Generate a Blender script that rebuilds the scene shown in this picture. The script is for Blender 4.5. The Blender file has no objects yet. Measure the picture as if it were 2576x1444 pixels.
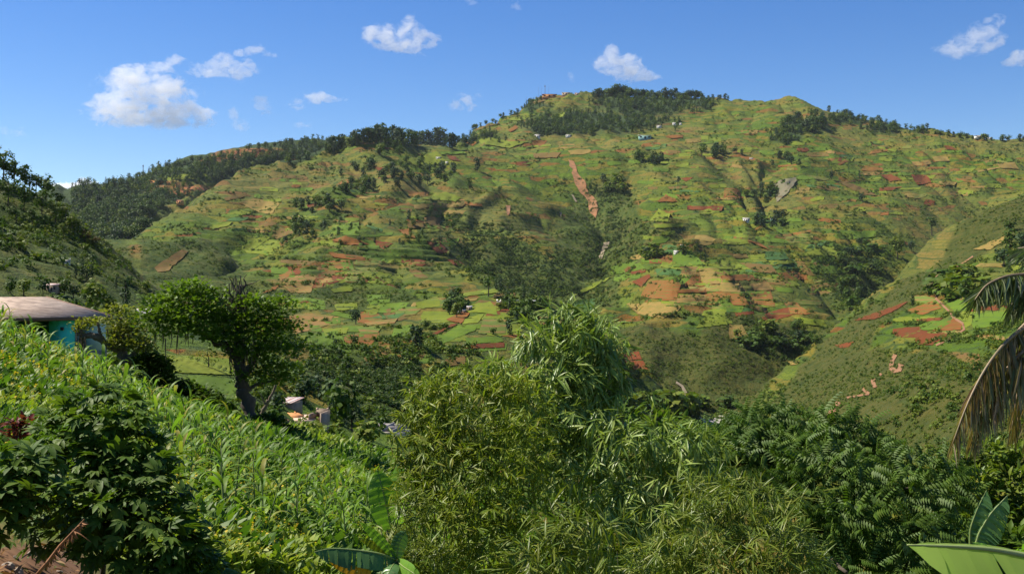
import bpy, math, random
import numpy as np
from mathutils import Vector, Matrix, Euler
from mathutils.geometry import delaunay_2d_cdt
random.seed(7); RNG = np.random.default_rng(11)
SC = bpy.context.scene
COL = SC.collection
# ------------------------------------------------------------------ camera, sky, sun, exposure
FP = 2762.0; CX = 1288.0; CY = 722.0          # focal length and centre of the photograph in its own pixels (2576 wide)
cam_d = bpy.data.cameras.new('camera'); cam = bpy.data.objects.new('camera', cam_d); COL.objects.link(cam)
cam_d.sensor_width = 36.0; cam_d.lens = 18.0 / (CX / FP); cam_d.clip_start = 0.1; cam_d.clip_end = 30000
cam.location = (0, 0, 0); cam.rotation_euler = (math.radians(90), 0, 0)
SC.camera = cam
SUN = Vector((-0.58, 0.18, 0.79)).normalized()
W_ = bpy.data.worlds.new('World'); SC.world = W_; W_.use_nodes = True
wn = W_.node_tree.nodes; wl = W_.node_tree.links; wn.clear()
sky = wn.new('ShaderNodeTexSky'); sky.sky_type = 'NISHITA'; sky.sun_disc = False
sky.sun_elevation = math.asin(SUN.z); sky.sun_rotation = math.atan2(SUN.x, SUN.y)
sky.altitude = 1200; sky.air_density = 1.0; sky.dust_density = 0.35; sky.ozone_density = 2.5
hs = wn.new('ShaderNodeHueSaturation'); hs.inputs['Saturation'].default_value = 1.34; hs.inputs['Hue'].default_value = 0.512; hs.inputs['Value'].default_value = 1.0
bg = wn.new('ShaderNodeBackground'); bg.inputs['Strength'].default_value = 0.080
wo = wn.new('ShaderNodeOutputWorld')
wl.new(sky.outputs[0], hs.inputs['Color']); wl.new(hs.outputs[0], bg.inputs['Color']); wl.new(bg.outputs[0], wo.inputs[0])
sd = bpy.data.lights.new('sun', 'SUN'); so = bpy.data.objects.new('sun', sd); COL.objects.link(so)
sd.energy = 5.0; sd.angle = math.radians(0.5); sd.color = (1.0, 0.93, 0.80)
so.rotation_euler = SUN.to_track_quat('Z', 'Y').to_euler()
vs = SC.view_settings
SC.display_settings.display_device = 'sRGB'
vs.view_transform = 'Standard'; vs.look = 'None'; vs.exposure = 0.82; vs.gamma = 1.0; vs.use_curve_mapping = False
cy = SC.cycles
cy.max_bounces = 14; cy.diffuse_bounces = 3; cy.glossy_bounces = 2; cy.transmission_bounces = 3; cy.transparent_max_bounces = 12
cy.volume_bounces = 12; cy.use_denoising = True; cy.sample_clamp_indirect = 4.0
try: cy.denoiser = 'OPENIMAGEDENOISE'; cy.denoising_prefilter = 'ACCURATE'
except Exception: pass

# ------------------------------------------------------------------ helpers
def tag(o, label=None, cat=None, group=None, kind=None):
    if label: o['label'] = label
    if cat: o['category'] = cat
    if group: o['group'] = group
    if kind: o['kind'] = kind
    return o
def mesh_arr(name, V, faces, mats=(), matidx=None, smooth=False):
    """one mesh from a vertex array and a list of face arrays (n,3) / (n,4)"""
    me = bpy.data.meshes.new(name)
    V = np.ascontiguousarray(V, np.float32)
    fs = [np.asarray(f, np.int32) for f in faces if len(f)]
    me.vertices.add(len(V)); me.vertices.foreach_set('co', V.ravel())
    loops = np.concatenate([f.ravel() for f in fs])
    tot = np.concatenate([np.full(len(f), f.shape[1], np.int32) for f in fs])
    st = np.concatenate([[0], np.cumsum(tot)[:-1]]).astype(np.int32)
    me.loops.add(len(loops)); me.loops.foreach_set('vertex_index', loops)
    me.polygons.add(len(tot)); me.polygons.foreach_set('loop_start', st)
    if matidx is not None: me.polygons.foreach_set('material_index', np.asarray(matidx, np.int32))
    if smooth: me.polygons.foreach_set('use_smooth', np.ones(len(tot), bool))
    for m in mats: me.materials.append(m)
    me.update(calc_edges=True)
    return me
def obj(name, me, parent=None, loc=None, rot=None, scale=None):
    o = bpy.data.objects.new(name, me); COL.objects.link(o)
    if parent is not None: o.parent = parent
    if loc is not None: o.location = loc
    if rot is not None: o.rotation_euler = rot
    if scale is not None: o.scale = (scale,) * 3 if np.isscalar(scale) else scale
    return o
def empty(name, loc, label=None, cat=None, group=None):
    o = obj(name, None, loc=loc); o.empty_display_size = 0.2
    return tag(o, label, cat, group)
class MB:
    """collects shapes into one mesh; faces may be of any size up to 4"""
    def __init__(s): s.v = []; s.q = []; s.t = []; s.n = 0
    def add(s, V, q=(), t=()):
        V = np.asarray(V, float).reshape(-1, 3)
        if len(q): s.q.append(np.asarray(q, int) + s.n)
        if len(t): s.t.append(np.asarray(t, int) + s.n)
        s.v.append(V); s.n += len(V); return s
    def box(s, lo, hi, rz=0.0, piv=None):
        x0, y0, z0 = lo; x1, y1, z1 = hi
        V = np.array([(x0,y0,z0),(x1,y0,z0),(x1,y1,z0),(x0,y1,z0),(x0,y0,z1),(x1,y0,z1),(x1,y1,z1),(x0,y1,z1)], float)
        return s.add(V, [(0,3,2,1),(4,5,6,7),(0,1,5,4),(1,2,6,5),(2,3,7,6),(3,0,4,7)])
    def hexa(s, bot, top):
        return s.add(list(bot) + list(top), [(3,2,1,0),(4,5,6,7),(0,1,5,4),(1,2,6,5),(2,3,7,6),(3,0,4,7)])
    def tube(s, path, rad, n=6, cap=True):
        P = np.asarray(path, float); m = len(P); R = np.broadcast_to(np.asarray(rad, float), (m,))
        T = np.gradient(P, axis=0); T /= np.linalg.norm(T, axis=1, keepdims=True) + 1e-9
        up = np.array([0.31, 0.17, 0.93]);
        if abs(T[0] @ up) > 0.95: up = np.array([1.0, 0.1, 0])
        a = np.arange(n) * 2 * math.pi / n; V = []
        for i in range(m):
            u = np.cross(T[i], up); u /= np.linalg.norm(u) + 1e-9; w = np.cross(T[i], u)
            V.append(P[i] + R[i] * (np.cos(a)[:, None] * u + np.sin(a)[:, None] * w))
        V = np.concatenate(V); i, j = np.meshgrid(np.arange(m - 1), np.arange(n), indexing='ij')
        k = (j + 1) % n
        q = np.stack([i*n+j, i*n+k, (i+1)*n+k, (i+1)*n+j], -1).reshape(-1, 4)
        t = []
        if cap:
            V = np.concatenate([V, P[:1], P[-1:]]); c0 = m*n; c1 = m*n+1
            t = [(c0, (x+1) % n, x) for x in range(n)] + [(c1, (m-1)*n+x, (m-1)*n+(x+1) % n) for x in range(n)]
        return s.add(V, q, t)
    def mesh(s, name, mats, smooth=False):
        V = np.concatenate(s.v)
        fs = ([np.concatenate(s.q)] if s.q else []) + ([np.concatenate(s.t)] if s.t else [])
        return mesh_arr(name, V, fs, mats if isinstance(mats, (list, tuple)) else [mats], smooth=smooth)
    def obj(s, name, mat, parent=None, loc=None, smooth=False):
        V = np.concatenate(s.v)
        if parent is not None and loc is None: s.v = [V - np.array(parent.location)]
        return obj(name, s.mesh(name, mat, smooth), parent, loc)
def instv(tv, tf, M, T):
    """template (k,3)+(f,c) placed by N matrices -> vertices, faces"""
    N = len(T); k = len(tv)
    V = np.einsum('nij,kj->nki', M, tv) + T[:, None]
    F = (tf[None] + (np.arange(N) * k)[:, None, None]).reshape(-1, tf.shape[1])
    return V.reshape(-1, 3), F
def unit(v): return v / (np.linalg.norm(v, axis=-1, keepdims=True) + 1e-9)
def frames(d, up):
    """matrices whose columns are (side, dir, normal): leaf grows along +y, faces +z"""
    d = unit(d); s = unit(np.cross(d, up)); n = np.cross(s, d)
    return np.stack([s, d, n], -1)
def smooth01(x): x = np.clip(x, 0, 1); return x * x * (3 - 2 * x)
def vnoise(x, y, seed=0):
    xi = np.floor(x).astype(np.int64); yi = np.floor(y).astype(np.int64); fx = smooth01(x - xi); fy = smooth01(y - yi)
    def h(a, b):
        n = (a * 374761393 + b * 668265263 + seed * 974634777) & 0xffffffff
        n = ((n ^ (n >> 13)) * 1274126177) & 0xffffffff
        return ((n ^ (n >> 16)) & 0xffff) / 65535.0
    return (h(xi, yi)*(1-fx)+h(xi+1, yi)*fx)*(1-fy) + (h(xi, yi+1)*(1-fx)+h(xi+1, yi+1)*fx)*fy
def fbm(x, y, oct=4, seed=0):
    s = 0; a = 1; t = 0
    for o in range(oct): s = s + a * vnoise(x, y, seed + o); t += a; a *= .5; x = x * 2.03; y = y * 2.03
    return s / t
# ------------------------------------------------------------------ materials
MAT = {}
def nt(name):
    m = bpy.data.materials.new(name); m.use_nodes = True; t = m.node_tree; t.nodes.clear(); MAT[name] = m
    out = t.nodes.new('ShaderNodeOutputMaterial')
    def N(typ, **kw):
        n = t.nodes.new('ShaderNode' + typ)
        for k, v in kw.items():
            if k in n.inputs: n.inputs[k].default_value = v
            else: setattr(n, k, v)
        return n
    def link(a, b): t.links.new(a, b)
    def math_(op, a, b=0.0, c=None):
        n = N('Math', operation=op)
        for i, v in enumerate((a, b, c)):
            if v is None: continue
            if hasattr(v, 'links') or hasattr(v, 'is_linked'): link(v, n.inputs[i])
            else: n.inputs[i].default_value = v
        return n.outputs[0]
    def mix(f, a, b, blend='MIX'):
        n = N('Mix', data_type='RGBA', blend_type=blend)
        for s_, v in ((n.inputs[0], f), (n.inputs[6], a), (n.inputs[7], b)):
            if hasattr(v, 'is_linked'): link(v, s_)
            else: s_.default_value = (*v, 1) if isinstance(v, tuple) else v
        return n.outputs[2]
    def ramp(f, stops, interp='LINEAR'):
        n = N('ValToRGB'); e = n.color_ramp.elements; n.color_ramp.interpolation = interp
        for i, (p, c) in enumerate(stops):
            el = e[i] if i < 2 else e.new(p)
            el.position = p; el.color = (*c, 1) if isinstance(c, tuple) else (c, c, c, 1)
        link(f, n.inputs[0]); return n.outputs[0]
    return m, t, out, N, link, math_, mix, ramp
def leaf_mat(name, cols, trans=0.35, rough=0.45, spec=0.5, tcol=None, patch=None):
    """leaf: colour varies from leaf to leaf, light comes through it"""
    m, t, out, N, link, math_, mix, ramp = nt(name)
    g = N('NewGeometry'); oi = N('ObjectInfo')
    r = math_('FRACT', math_('ADD', g.outputs['Random Per Island'], math_('MULTIPLY', oi.outputs['Random'], 7.31)))
    k = len(cols)
    c = ramp(r, [(i / max(1, k - 1), cols[i]) for i in range(k)])
    ns = N('TexNoise', Scale=patch or 0.6); tc = N('TexCoord'); link(tc.outputs['Object'], ns.inputs['Vector'])
    c = mix(1.0, c, ramp(ns.outputs[0], [(.3, .72), (.7, 1.2)]), 'MULTIPLY')
    p = N('BsdfPrincipled', Roughness=rough); p.inputs['Specular IOR Level'].default_value = spec * .5
    link(c, p.inputs['Base Color'])
    tr = N('BsdfTranslucent'); link(mix(1.0, c, tcol or (1.25, 1.35, 0.55), 'MULTIPLY'), tr.inputs['Color'])
    mx = N('MixShader'); mx.inputs[0].default_value = trans
    link(p.outputs[0], mx.inputs[1]); link(tr.outputs[0], mx.inputs[2]); link(mx.outputs[0], out.inputs['Surface'])
    return m
def plain_mat(name, c1, c2=None, scale=3.0, rough=0.85, bump=0.0, stretch=(1, 1, 1), metal=0.0):
    m, t, out, N, link, math_, mix, ramp = nt(name)
    tc = N('TexCoord'); mp = N('Mapping'); mp.inputs['Scale'].default_value = stretch
    link(tc.outputs['Object'], mp.inputs[0])
    ns = N('TexNoise', Scale=scale, Detail=6.0, Roughness=0.65); link(mp.outputs[0], ns.inputs['Vector'])
    c = ramp(ns.outputs[0], [(.32, c1), (.68, c2 or tuple(x * .7 for x in c1))])
    p = N('BsdfPrincipled', Roughness=rough, Metallic=metal); link(c, p.inputs['Base Color'])
    if bump:
        b = N('Bump', Strength=bump, Distance=0.05); link(ns.outputs[0], b.inputs['Height']); link(b.outputs[0], p.inputs['Normal'])
    link(p.outputs[0], out.inputs['Surface']); return m
# ------------------------------------------------------------------ the lie of the land: ridge, spur and valley lines as (x, y) in the photograph and metres away
LINES=[]   # (points[(px,py,d)...])
def L(*pts): LINES.append(pts)
BACK=[]
def crest(ratio,drop,*pts):
    LINES.append(pts); BACK.append((ratio,drop,pts))
# far left forested ridge
crest(1.15,90,(-500,520,2500),(-200,510,2300),(170,492,2400),(260,475,2550),(350,452,2700),(400,428,2800),(500,400,2900),(620,373,3000),(740,358,3100),(850,352,3200),(960,355,3250),(1120,350,3300))
L((-300,560,1800),(150,545,1850),(300,510,2200),(420,490,2300),(600,430,2600),(800,385,2900))
L((150,600,1500),(240,570,1700),(310,592,1650),(400,525,2000),(520,480,2250))
L((100,640,1150),(200,625,1250),(270,610,1400),(320,602,1480))
# main left spur skyline
crest(1.12,70,(318,598,1330),(380,545,1480),(450,503,1600),(600,441,1850),(700,411,2000),(800,387,2120))
crest(1.13,60,(800,387,2120),(860,364,2200),(930,352,2250),(1000,350,2280),(1100,352,2330),(1150,362,2400))
# peak ridge
crest(1.12,90,(1150,345,2700),(1200,308,2900),(1260,280,3050),(1330,256,3200),(1390,236,3300),(1440,238,3300),(1500,240,3250),(1560,236,3200),(1640,243,3150),(1720,243,3100),(1850,243,3050),(2000,251,2980),(2100,277,2900),(2200,303,2850),(2300,323,2800),(2400,338,2780),(2480,347,2760),(2620,350,2750),(2900,360,2750),(3400,380,2750))
# upper main bodies
L((1170,372,2420),(1300,345,2600),(1450,345,2600),(1600,355,2550),(1750,335,2600),(1900,310,2700),(2050,325,2650),(2200,350,2650),(2400,375,2600),(2600,380,2600),(3000,400,2600))
L((1300,300,2950),(1450,280,3000),(1600,275,3000),(1750,275,2950),(1950,275,2870))
L((1200,420,2150),(1330,410,2250),(1440,385,2400),(1560,405,2250),(1700,400,2300),(1850,410,2250),(2000,410,2300),(2200,420,2350),(2400,430,2400),(2600,430,2450),(3000,450,2450))
# spur A (left centre body)
L((900,420,1950),(1000,400,2050),(1080,420,2000),(1150,450,1900))
L((860,470,1700),(1000,480,1650),(1100,500,1580),(1180,540,1480))
L((800,560,1300),(900,580,1230),(1000,570,1230),(1090,560,1280))
L((740,640,1020),(850,630,1050),(960,620,1080),(1060,620,1080),(1140,640,1060))
L((1110,545,1310),(1140,610,1120),(1170,665,1010),(1215,705,930),(1265,735,880))
L((620,700,900),(700,715,840),(850,720,820),(1000,720,820),(1120,715,860))
L((560,640,1100),(620,600,1200),(700,560,1320),(800,510,1500),(870,460,1750))
L((500,600,1250),(560,550,1400),(650,500,1600),(740,450,1850),(820,400,2060))
L((410,655,1000),(460,610,1180),(520,555,1380),(600,490,1650))
# left flank valley foot
L((400,715,640),(440,745,560),(430,690,800),(390,660,950),(330,625,1150))
L((470,760,600),(560,740,700),(640,745,720))
# flank B gully behind spur A edge
L((1190,640,1360),(1230,690,1180),(1290,735,1040),(1340,755,960))
L((1160,470,1880),(1230,510,1780),(1330,575,1620),(1420,640,1440),(1480,690,1260),(1400,745,1060))
L((1250,580,1560),(1330,650,1380),(1400,710,1180))
# central stream
L((1440,430,2180),(1470,480,2090),(1500,540,1940),(1512,600,1760),(1514,655,1560),(1500,690,1380),(1450,750,1150),(1540,856,930),(1640,962,850),(1745,1045,790),(1790,1070,740),(1850,1120,620),(1950,1250,470),(2050,1420,370),(2150,1640,300))
L((1330,440,2150),(1400,500,1950),(1450,570,1720),(1480,630,1500))
# spur C left side
L((1530,440,2150),(1570,490,1900),(1610,550,1620),(1640,600,1450))
L((1560,560,1760),(1570,620,1560),(1550,670,1390),(1490,720,1220),(1440,762,1080))
# spur C plateau
L((1640,600,1450),(1800,580,1600),(1950,570,1650),(2080,590,1600))
L((1590,665,1230),(1750,650,1380),(1900,650,1380),(2030,660,1360),(2110,690,1330))
L((1520,720,1080),(1650,735,1160),(1800,735,1170),(1950,750,1150),(2060,780,1110),(2110,810,1090))
L((1500,765,1000),(1620,795,1020),(1750,805,1020),(1880,800,1040),(1980,820,1030),(2070,835,1040))
L((1560,840,940),(1650,870,920),(1750,870,930),(1850,850,970),(1960,870,970))
L((1640,940,860),(1700,960,850),(1790,950,870),(1890,920,910),(1970,915,930))
L((1740,1020,800),(1790,1020,810),(1850,1000,830),(1900,985,860))
# mid right upper
L((1650,500,1930),(1800,490,1980),(1950,500,1950),(2100,500,1980),(2250,490,2050),(2380,500,2100))
# right valley bottom
L((2500,440,2300),(2440,520,2050),(2360,590,1800),(2260,660,1600),(2190,720,1420),(2165,775,1250),(2110,850,1080),(2010,945,940),(1900,1035,850),(1800,1062,770))
# right hill crest (left flank edge)
crest(1.09,20,(3200,330,1300),(2800,400,1200),(2620,455,1120),(2520,520,1080),(2440,575,1030),(2340,650,980),(2260,705,940),(2185,765,910),(2100,832,870),(2040,880,840),(1975,935,810),(1900,1003,775),(1860,1045,740))
L((2900,560,800),(2620,600,800),(2500,640,780),(2400,700,750),(2340,740,730),(2240,800,730),(2130,880,720),(2040,960,690),(1950,1050,640))
L((2900,720,560),(2600,740,570),(2450,770,610),(2350,810,620),(2250,860,620),(2180,930,600),(2100,1010,560),(2020,1090,520))
L((2900,860,400),(2600,860,430),(2500,870,460),(2400,900,480),(2300,950,490),(2220,1010,470),(2150,1080,440))
L((2900,1050,260),(2600,1020,330),(2450,1060,350),(2350,1110,350),(2250,1170,350))
# knoll
crest(1.08,14,(1000,742,700),(1100,745,690),(1200,742,690),(1300,745,700),(1400,768,690),(1460,800,675),(1540,855,660),(1600,918,670),(1680,995,700))
L((700,760,640),(850,765,620),(1000,780,600),(1120,790,600),(1250,790,600),(1350,800,600))
L((720,830,480),(800,840,480),(900,840,500),(1050,840,500),(1200,850,520),(1330,855,540),(1450,880,570),(1540,930,590))
L((760,900,360),(850,900,400),(950,900,430),(1100,910,450),(1250,930,470),(1400,970,490),(1550,1010,560),(1640,1030,640))
L((860,980,320),(950,1000,350),(1100,1010,390),(1300,1040,420),(1500,1070,500),(1650,1080,600))
L((1000,1090,290),(1200,1130,330),(1450,1150,400),(1650,1140,530))
# left hill
crest(1.2,12,(-500,300,430),(-200,400,420),(0,452,420),(60,475,420),(120,500,425),(180,545,430),(240,592,440),(300,640,450),(360,692,460),(410,742,460),(450,782,440))
L((-500,560,300),(-200,560,310),(0,580,320),(100,610,330),(200,665,350),(280,715,360),(350,765,370),(430,810,360))
L((-300,700,200),(0,690,220),(120,705,230),(220,740,240),(320,790,250),(430,830,270),(560,820,360),(660,820,430))
L((-300,760,140),(0,768,135),(120,800,140),(240,830,145),(350,860,150),(450,880,160),(560,890,180),(680,870,260))
L((420,915,120),(520,930,128),(610,945,140),(700,960,175),(800,970,230))
L((450,985,95),(560,990,108),(650,1000,125),(720,1020,150),(800,1045,170),(900,1060,185),(1000,1090,200))
L((780,1085,125),(880,1095,140),(980,1130,150),(1100,1190,150),(1400,1260,160),(1700,1320,170),(2000,1400,180))
# near corn slope
L((-600,660,45),(-200,750,45),(0,856,46),(100,916,52),(200,962,58),(300,992,62),(400,1020,62),(520,1060,62),(630,1080,60),(740,1105,62),(860,1125,66),(970,1160,70),(1100,1230,70),(1300,1330,70))
crest(1.15,1.5,(0,875,60),(100,914,66),(200,950,70),(300,976,72))
L((-600,800,28),(-200,890,28),(0,935,30),(200,985,36),(400,1065,40),(600,1145,42),(800,1210,42),(1000,1270,42),(1200,1370,44))
L((-400,980,16),(0,1060,18),(200,1140,21),(400,1210,24),(600,1270,26),(800,1330,27),(950,1380,28),(1150,1500,30),(1500,1640,34),(2000,1700,38))
L((-400,1250,8.5),(0,1360,9.5),(150,1380,11),(300,1370,14),(450,1400,15),(600,1440,16),(760,1490,17),(900,1560,18),(1100,1700,19))
L((-400,1450,6.2),(0,1470,6.8),(200,1540,7.5),(400,1640,8.5),(700,1800,9.5),(1000,2050,10.5),(1300,2100,11.5),(1600,2050,12),(2000,2000,12),(2400,1900,11),(2700,1850,11),(3000,1800,11))
L((-400,1900,3.5),(0,1980,3.6),(600,2050,3.8),(1300,2150,4),(2000,2100,4),(2700,2050,4),(3000,2050,4))
L((1300,1850,18),(1700,1850,20),(2100,1800,20),(2500,1700,20),(2900,1600,20))
L((1500,1500,80),(2000,1560,80),(2500,1500,70),(2900,1400,70))
L((2400,1300,180),(2700,1250,150),(2400,1600,40),(2800,1500,40))
def densify(pts,step):
    out=[]
    for a,b in zip(pts[:-1],pts[1:]):
        n=max(1,int(math.hypot(b[0]-a[0],b[1]-a[1])/step))
        for i in range(n):
            t=i/n
            out.append((a[0]+(b[0]-a[0])*t,a[1]+(b[1]-a[1])*t,math.exp(math.log(a[2])+(math.log(b[2]/a[2]))*t)))
    out.append(pts[-1]); return out
def world(px,py,d): return ((px-CX)/FP*d, d, (CY-py)/FP*d)
C=[]
for l in LINES:
    for p in densify(l,46): C.append(world(*p))
for r,dr,l in BACK:
    for p in densify(l,46):
        x,y,z=world(*p); C.append((x*r,y*r,z-dr))
        
        if dr>25: C.append((x*(2*r-1),y*(2*r-1),z-2.0*dr))
C=np.array(C)
# merge points nearly identical
key=np.round(np.c_[np.log(C[:,1])*30,C[:,0]/C[:,1]*70]).astype(int)
_,ix=np.unique(key,axis=0,return_index=True); C=C[np.sort(ix)]
def rbf_fit(P):
    # warped plane: (x,y) plain
    X=P[:,:2]; n=len(X)
    D=np.sqrt(((X[:,None]-X[None])**2).sum(2)+EPS2)
    A=np.zeros((n+3,n+3)); A[:n,:n]=-D-np.diag(LAM*P[:,1]); A[:n,n]=A[n,:n]=1; A[:n,n+1:]=X/1000; A[n+1:,:n]=X.T/1000
    b=np.r_[P[:,2],0,0,0]
    return np.linalg.solve(A,b)
EPS2=0.25; LAM=-0.004
W=rbf_fit(C)
def height(x,y):
    s=x.shape; x=x.ravel().astype(np.float64); y=y.ravel().astype(np.float64); out=np.empty(len(x))
    cx=C[:,0].astype(np.float64); cy=C[:,1].astype(np.float64); w=W[:-3].astype(np.float64)
    for i in range(0,len(x),8192):
        xs=x[i:i+8192,None]; ys=y[i:i+8192,None]
        out[i:i+8192]=-np.sqrt((xs-cx)**2+(ys-cy)**2+EPS2)@w
    return (out+W[-3]+W[-2]*x/1000+W[-1]*y/1000).reshape(s)
# ------------------------------------------------------------------ the terrain as one sheet
cols = np.concatenate([np.linspace(-900, -60, 70), np.arange(-52, 2632, 3.4), np.linspace(2640, 3500, 70)])
rows = np.concatenate([np.geomspace(2.2, 150, 170), np.geomspace(150.8, 620, 190), np.geomspace(622, 3500, 520), np.geomspace(3520, 5200, 16)])
cc = np.concatenate([np.linspace(-900, -60, 30), np.linspace(-40, 2620, 300), np.linspace(2650, 3500, 30)])
rr = np.concatenate([np.geomspace(2.2, 150, 110), np.geomspace(152, 620, 110), np.geomspace(625, 3500, 190), np.geomspace(3520, 5200, 8)])
PXc, Dc = np.meshgrid(cc, rr); Zc = height((PXc - CX) / FP * Dc, Dc)
def bilerp(gx, gy, G, x, y):
    i = np.clip(np.searchsorted(gx, x) - 1, 0, len(gx) - 2); j = np.clip(np.searchsorted(gy, y) - 1, 0, len(gy) - 2)
    u = np.clip((x - gx[i]) / (gx[i+1] - gx[i]), 0, 1); v = np.clip((y - gy[j]) / (gy[j+1] - gy[j]), 0, 1)
    return (G[j, i]*(1-u) + G[j, i+1]*u)*(1-v) + (G[j+1, i]*(1-u) + G[j+1, i+1]*u)*v
PX, D = np.meshgrid(cols, rows)
Z = bilerp(cc, rr, Zc, PX.ravel(), D.ravel()).reshape(PX.shape)
X = (PX - CX) / FP * D
PY0 = CY - FP * Z / D
def inpoly(px, py, poly):
    poly = np.asarray(poly, float); r = np.zeros(px.shape, bool); j = len(poly) - 1
    for i in range(len(poly)):
        xi, yi = poly[i]; xj, yj = poly[j]
        c = ((yi > py) != (yj > py)) & (px < (xj - xi) * (py - yi) / (yj - yi + 1e-12) + xi)
        r ^= c; j = i
    return r
def ell(px, py, es, soft=.35):
    m = np.zeros(px.shape)
    for (a, b, rx, ry) in es:
        m = np.maximum(m, smooth01((1 + soft - np.sqrt(((px - a) / rx)**2 + ((py - b) / ry)**2)) / (2 * soft)))
    return m
wob = 34 * (fbm(PX / 60, PY0 / 40, 3, 5) - .5); wob2 = 34 * (fbm(PX / 60, PY0 / 40, 3, 9) - .5)
FOREST_E = [(1500,303,175,26),(1620,255,120,30),(1570,228,45,18),(1690,245,70,25),(1760,252,34,16),(1400,322,75,14),(1330,262,60,8),
            (1000,337,150,22),(880,342,46,26),(2300,315,130,13),(2150,292,60,10),(1200,350,60,12),(2030,315,60,18),(1980,345,40,12)]
SCRUB_P = [[(1110,545),(1180,545),(1330,600),(1480,690),(1440,760),(1260,740),(1190,690),(1150,640)],
           [(1540,775),(1600,830),(1760,860),(1830,800),(1960,830),(2080,840),(1980,930),(1880,1040),(1760,1040),(1650,960),(1550,860)],
           [(2600,470),(2440,580),(2300,690),(2170,790),(2040,900),(1900,1040),(2040,1000),(2200,850),(2340,720),(2500,620),(2640,560)],
           [(2050,960),(2160,880),(2290,880),(2420,900),(2640,880),(2640,1160),(2000,1150),(1950,1060)],
           [(780,880),(900,920),(1040,900),(1060,960),(1130,1000),(1120,1110),(900,1110),(840,1000),(760,960)],
           [(310,600),(420,590),(560,560),(640,600),(620,700),(560,760),(420,760),(380,700)],
           [(2040,610),(2200,620),(2260,660),(2160,780),(2060,730)],
           [(-900,380),(0,400),(240,590),(460,780),(420,850),(-900,850)],
           [(1470,440),(1560,430),(1640,540),(1600,640),(1500,720),(1400,650),(1400,520)],
           [(560,720),(760,740),(1000,720),(1080,760),(960,800),(800,780),(640,790)]]
def blur(a, n=3):
    for _ in range(n):
        a = (a + np.roll(a, 1, 0) + np.roll(a, -1, 0) + np.roll(a, 1, 1) + np.roll(a, -1, 1)) / 5
    return a
scrub = np.zeros(PX.shape)
for p in SCRUB_P: scrub = np.maximum(scrub, inpoly(PX + wob, PY0 + wob2, p))
scrub *= (D > 95); scrub = blur(scrub, 4)
forest = ell(PX + wob * .6, PY0 + wob2 * .4, FOREST_E) * (D > 1200)
farridge = inpoly(PX, PY0, [(-900,300),(840,300),(840,384),(620,436),(450,498),(320,597),(300,640),(200,620),(-900,620)]) & (D > 900)
redpatch = ell(PX + wob, PY0 + wob2 * .5, [(620,388,75,11),(470,470,90,14),(560,400,40,8)])
forest = np.maximum(forest, farridge * (1 - .8 * ell(PX + wob, PY0 + wob2 * .5, [(640,388,90,12),(500,468,110,18),(450,510,60,10)])))
near = smooth01((85 - D) / 25)
# noise: folds running down the slopes, small lumps, terrace steps
far = smooth01((D - 350) / 900)
fold = np.abs(2 * fbm(X / 95 + 3 * fbm(X / 300, D / 420, 2, 3), D / 330, 3, 21) - 1)
Zn = far * (40 * (fold - .30) * (1 - .35 * forest)) + far * 9 * (fbm(X / 38, D / 75, 3, 31) - .5)
Zn += smooth01((D - 800) / 300) * smooth01((2650 - D) / 400) * 46 * (np.abs(2 * fbm(X / 270 + .6 * fbm(X / 500, D / 600, 2, 13), D / 900, 2, 111) - 1) - .30)
Zn += smooth01((D - 60) / 200) * 3.2 * (fbm(X / 17, D / 26, 3, 41) - .5) * (1 + scrub)
Zn += np.clip(D / 60, .1, 1) * .55 * (fbm(X / 3.1, D / 4.3, 3, 51) - .5)
def carve(pts, width, depth):
    global Zn
    P_ = np.array([((p_[0] - CX) / FP * p_[1], p_[1]) for p_ in pts]); best = np.full(X.shape, 1e9); wgt = np.zeros(X.shape)
    wx = X + 26 * (fbm(X / 60, D / 90, 2, 131) - .5); wy = D
    for a_, b_, k_ in zip(P_[:-1], P_[1:], range(len(P_))):
        e_ = b_ - a_; t_ = np.clip(((wx - a_[0]) * e_[0] + (wy - a_[1]) * e_[1]) / (e_ @ e_), 0, 1); ds = np.hypot(wx - a_[0] - t_ * e_[0], wy - a_[1] - t_ * e_[1])
        m_ = ds < best; best = np.where(m_, ds, best); u_ = (k_ + t_) / (len(P_) - 1); wgt = np.where(m_, np.clip(np.minimum(u_ * 5, (1 - u_) * 5), 0, 1), wgt)
    Zn = Zn - depth * wgt * np.clip(1 - best / width, 0, 1) ** 1.25
carve([(1440,2330),(1455,2150),(1480,2040),(1505,1900),(1514,1680),(1500,1450),(1455,1200),(1440,1080)], 135, 44)
carve([(2560,2500),(2500,2300),(2440,2050),(2360,1800),(2260,1600),(2190,1420),(2165,1250),(2110,1080)], 120, 36)
carve([(1150,1750),(1180,1560),(1215,1380),(1262,1200),(1320,1060)], 85, 26)
carve([(1600,2350),(1585,2150),(1575,1980),(1560,1800),(1535,1700)], 60, 20)
carve([(1950,2150),(1935,2000),(1950,1850),(1990,1700)], 60, 18)
carve([(700,1800),(640,1500),(590,1280),(540,1080)], 80, 24)
carve([(860,1500),(800,1300),(740,1120),(690,980)], 70, 20)
Zr = Z + Zn
terr = far * (1 - scrub) * (1 - forest) * (fbm(X / 160, D / 260, 2, 61) > .42)
hstep = 6.5; q = Zr / hstep + 1.6 * fbm(X / 90, D / 150, 2, 71); fr = q - np.floor(q)
Zr = Zr + blur(terr, 2) * hstep * .62 * (smooth01((fr - .25) / .5) - fr)
Zr[-1] = Zr[-1]
nr, ncl = PX.shape
PYg = CY - FP * Zr / D
def ground(x, y):
    x = np.atleast_1d(np.asarray(x, float)); y = np.atleast_1d(np.asarray(y, float))
    return bilerp(cols, rows, Zr, CX + FP * x / y, y)
def g1(x, y): return float(ground(x, y)[0])
CM = np.minimum.accumulate(PYg, axis=0)
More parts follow.
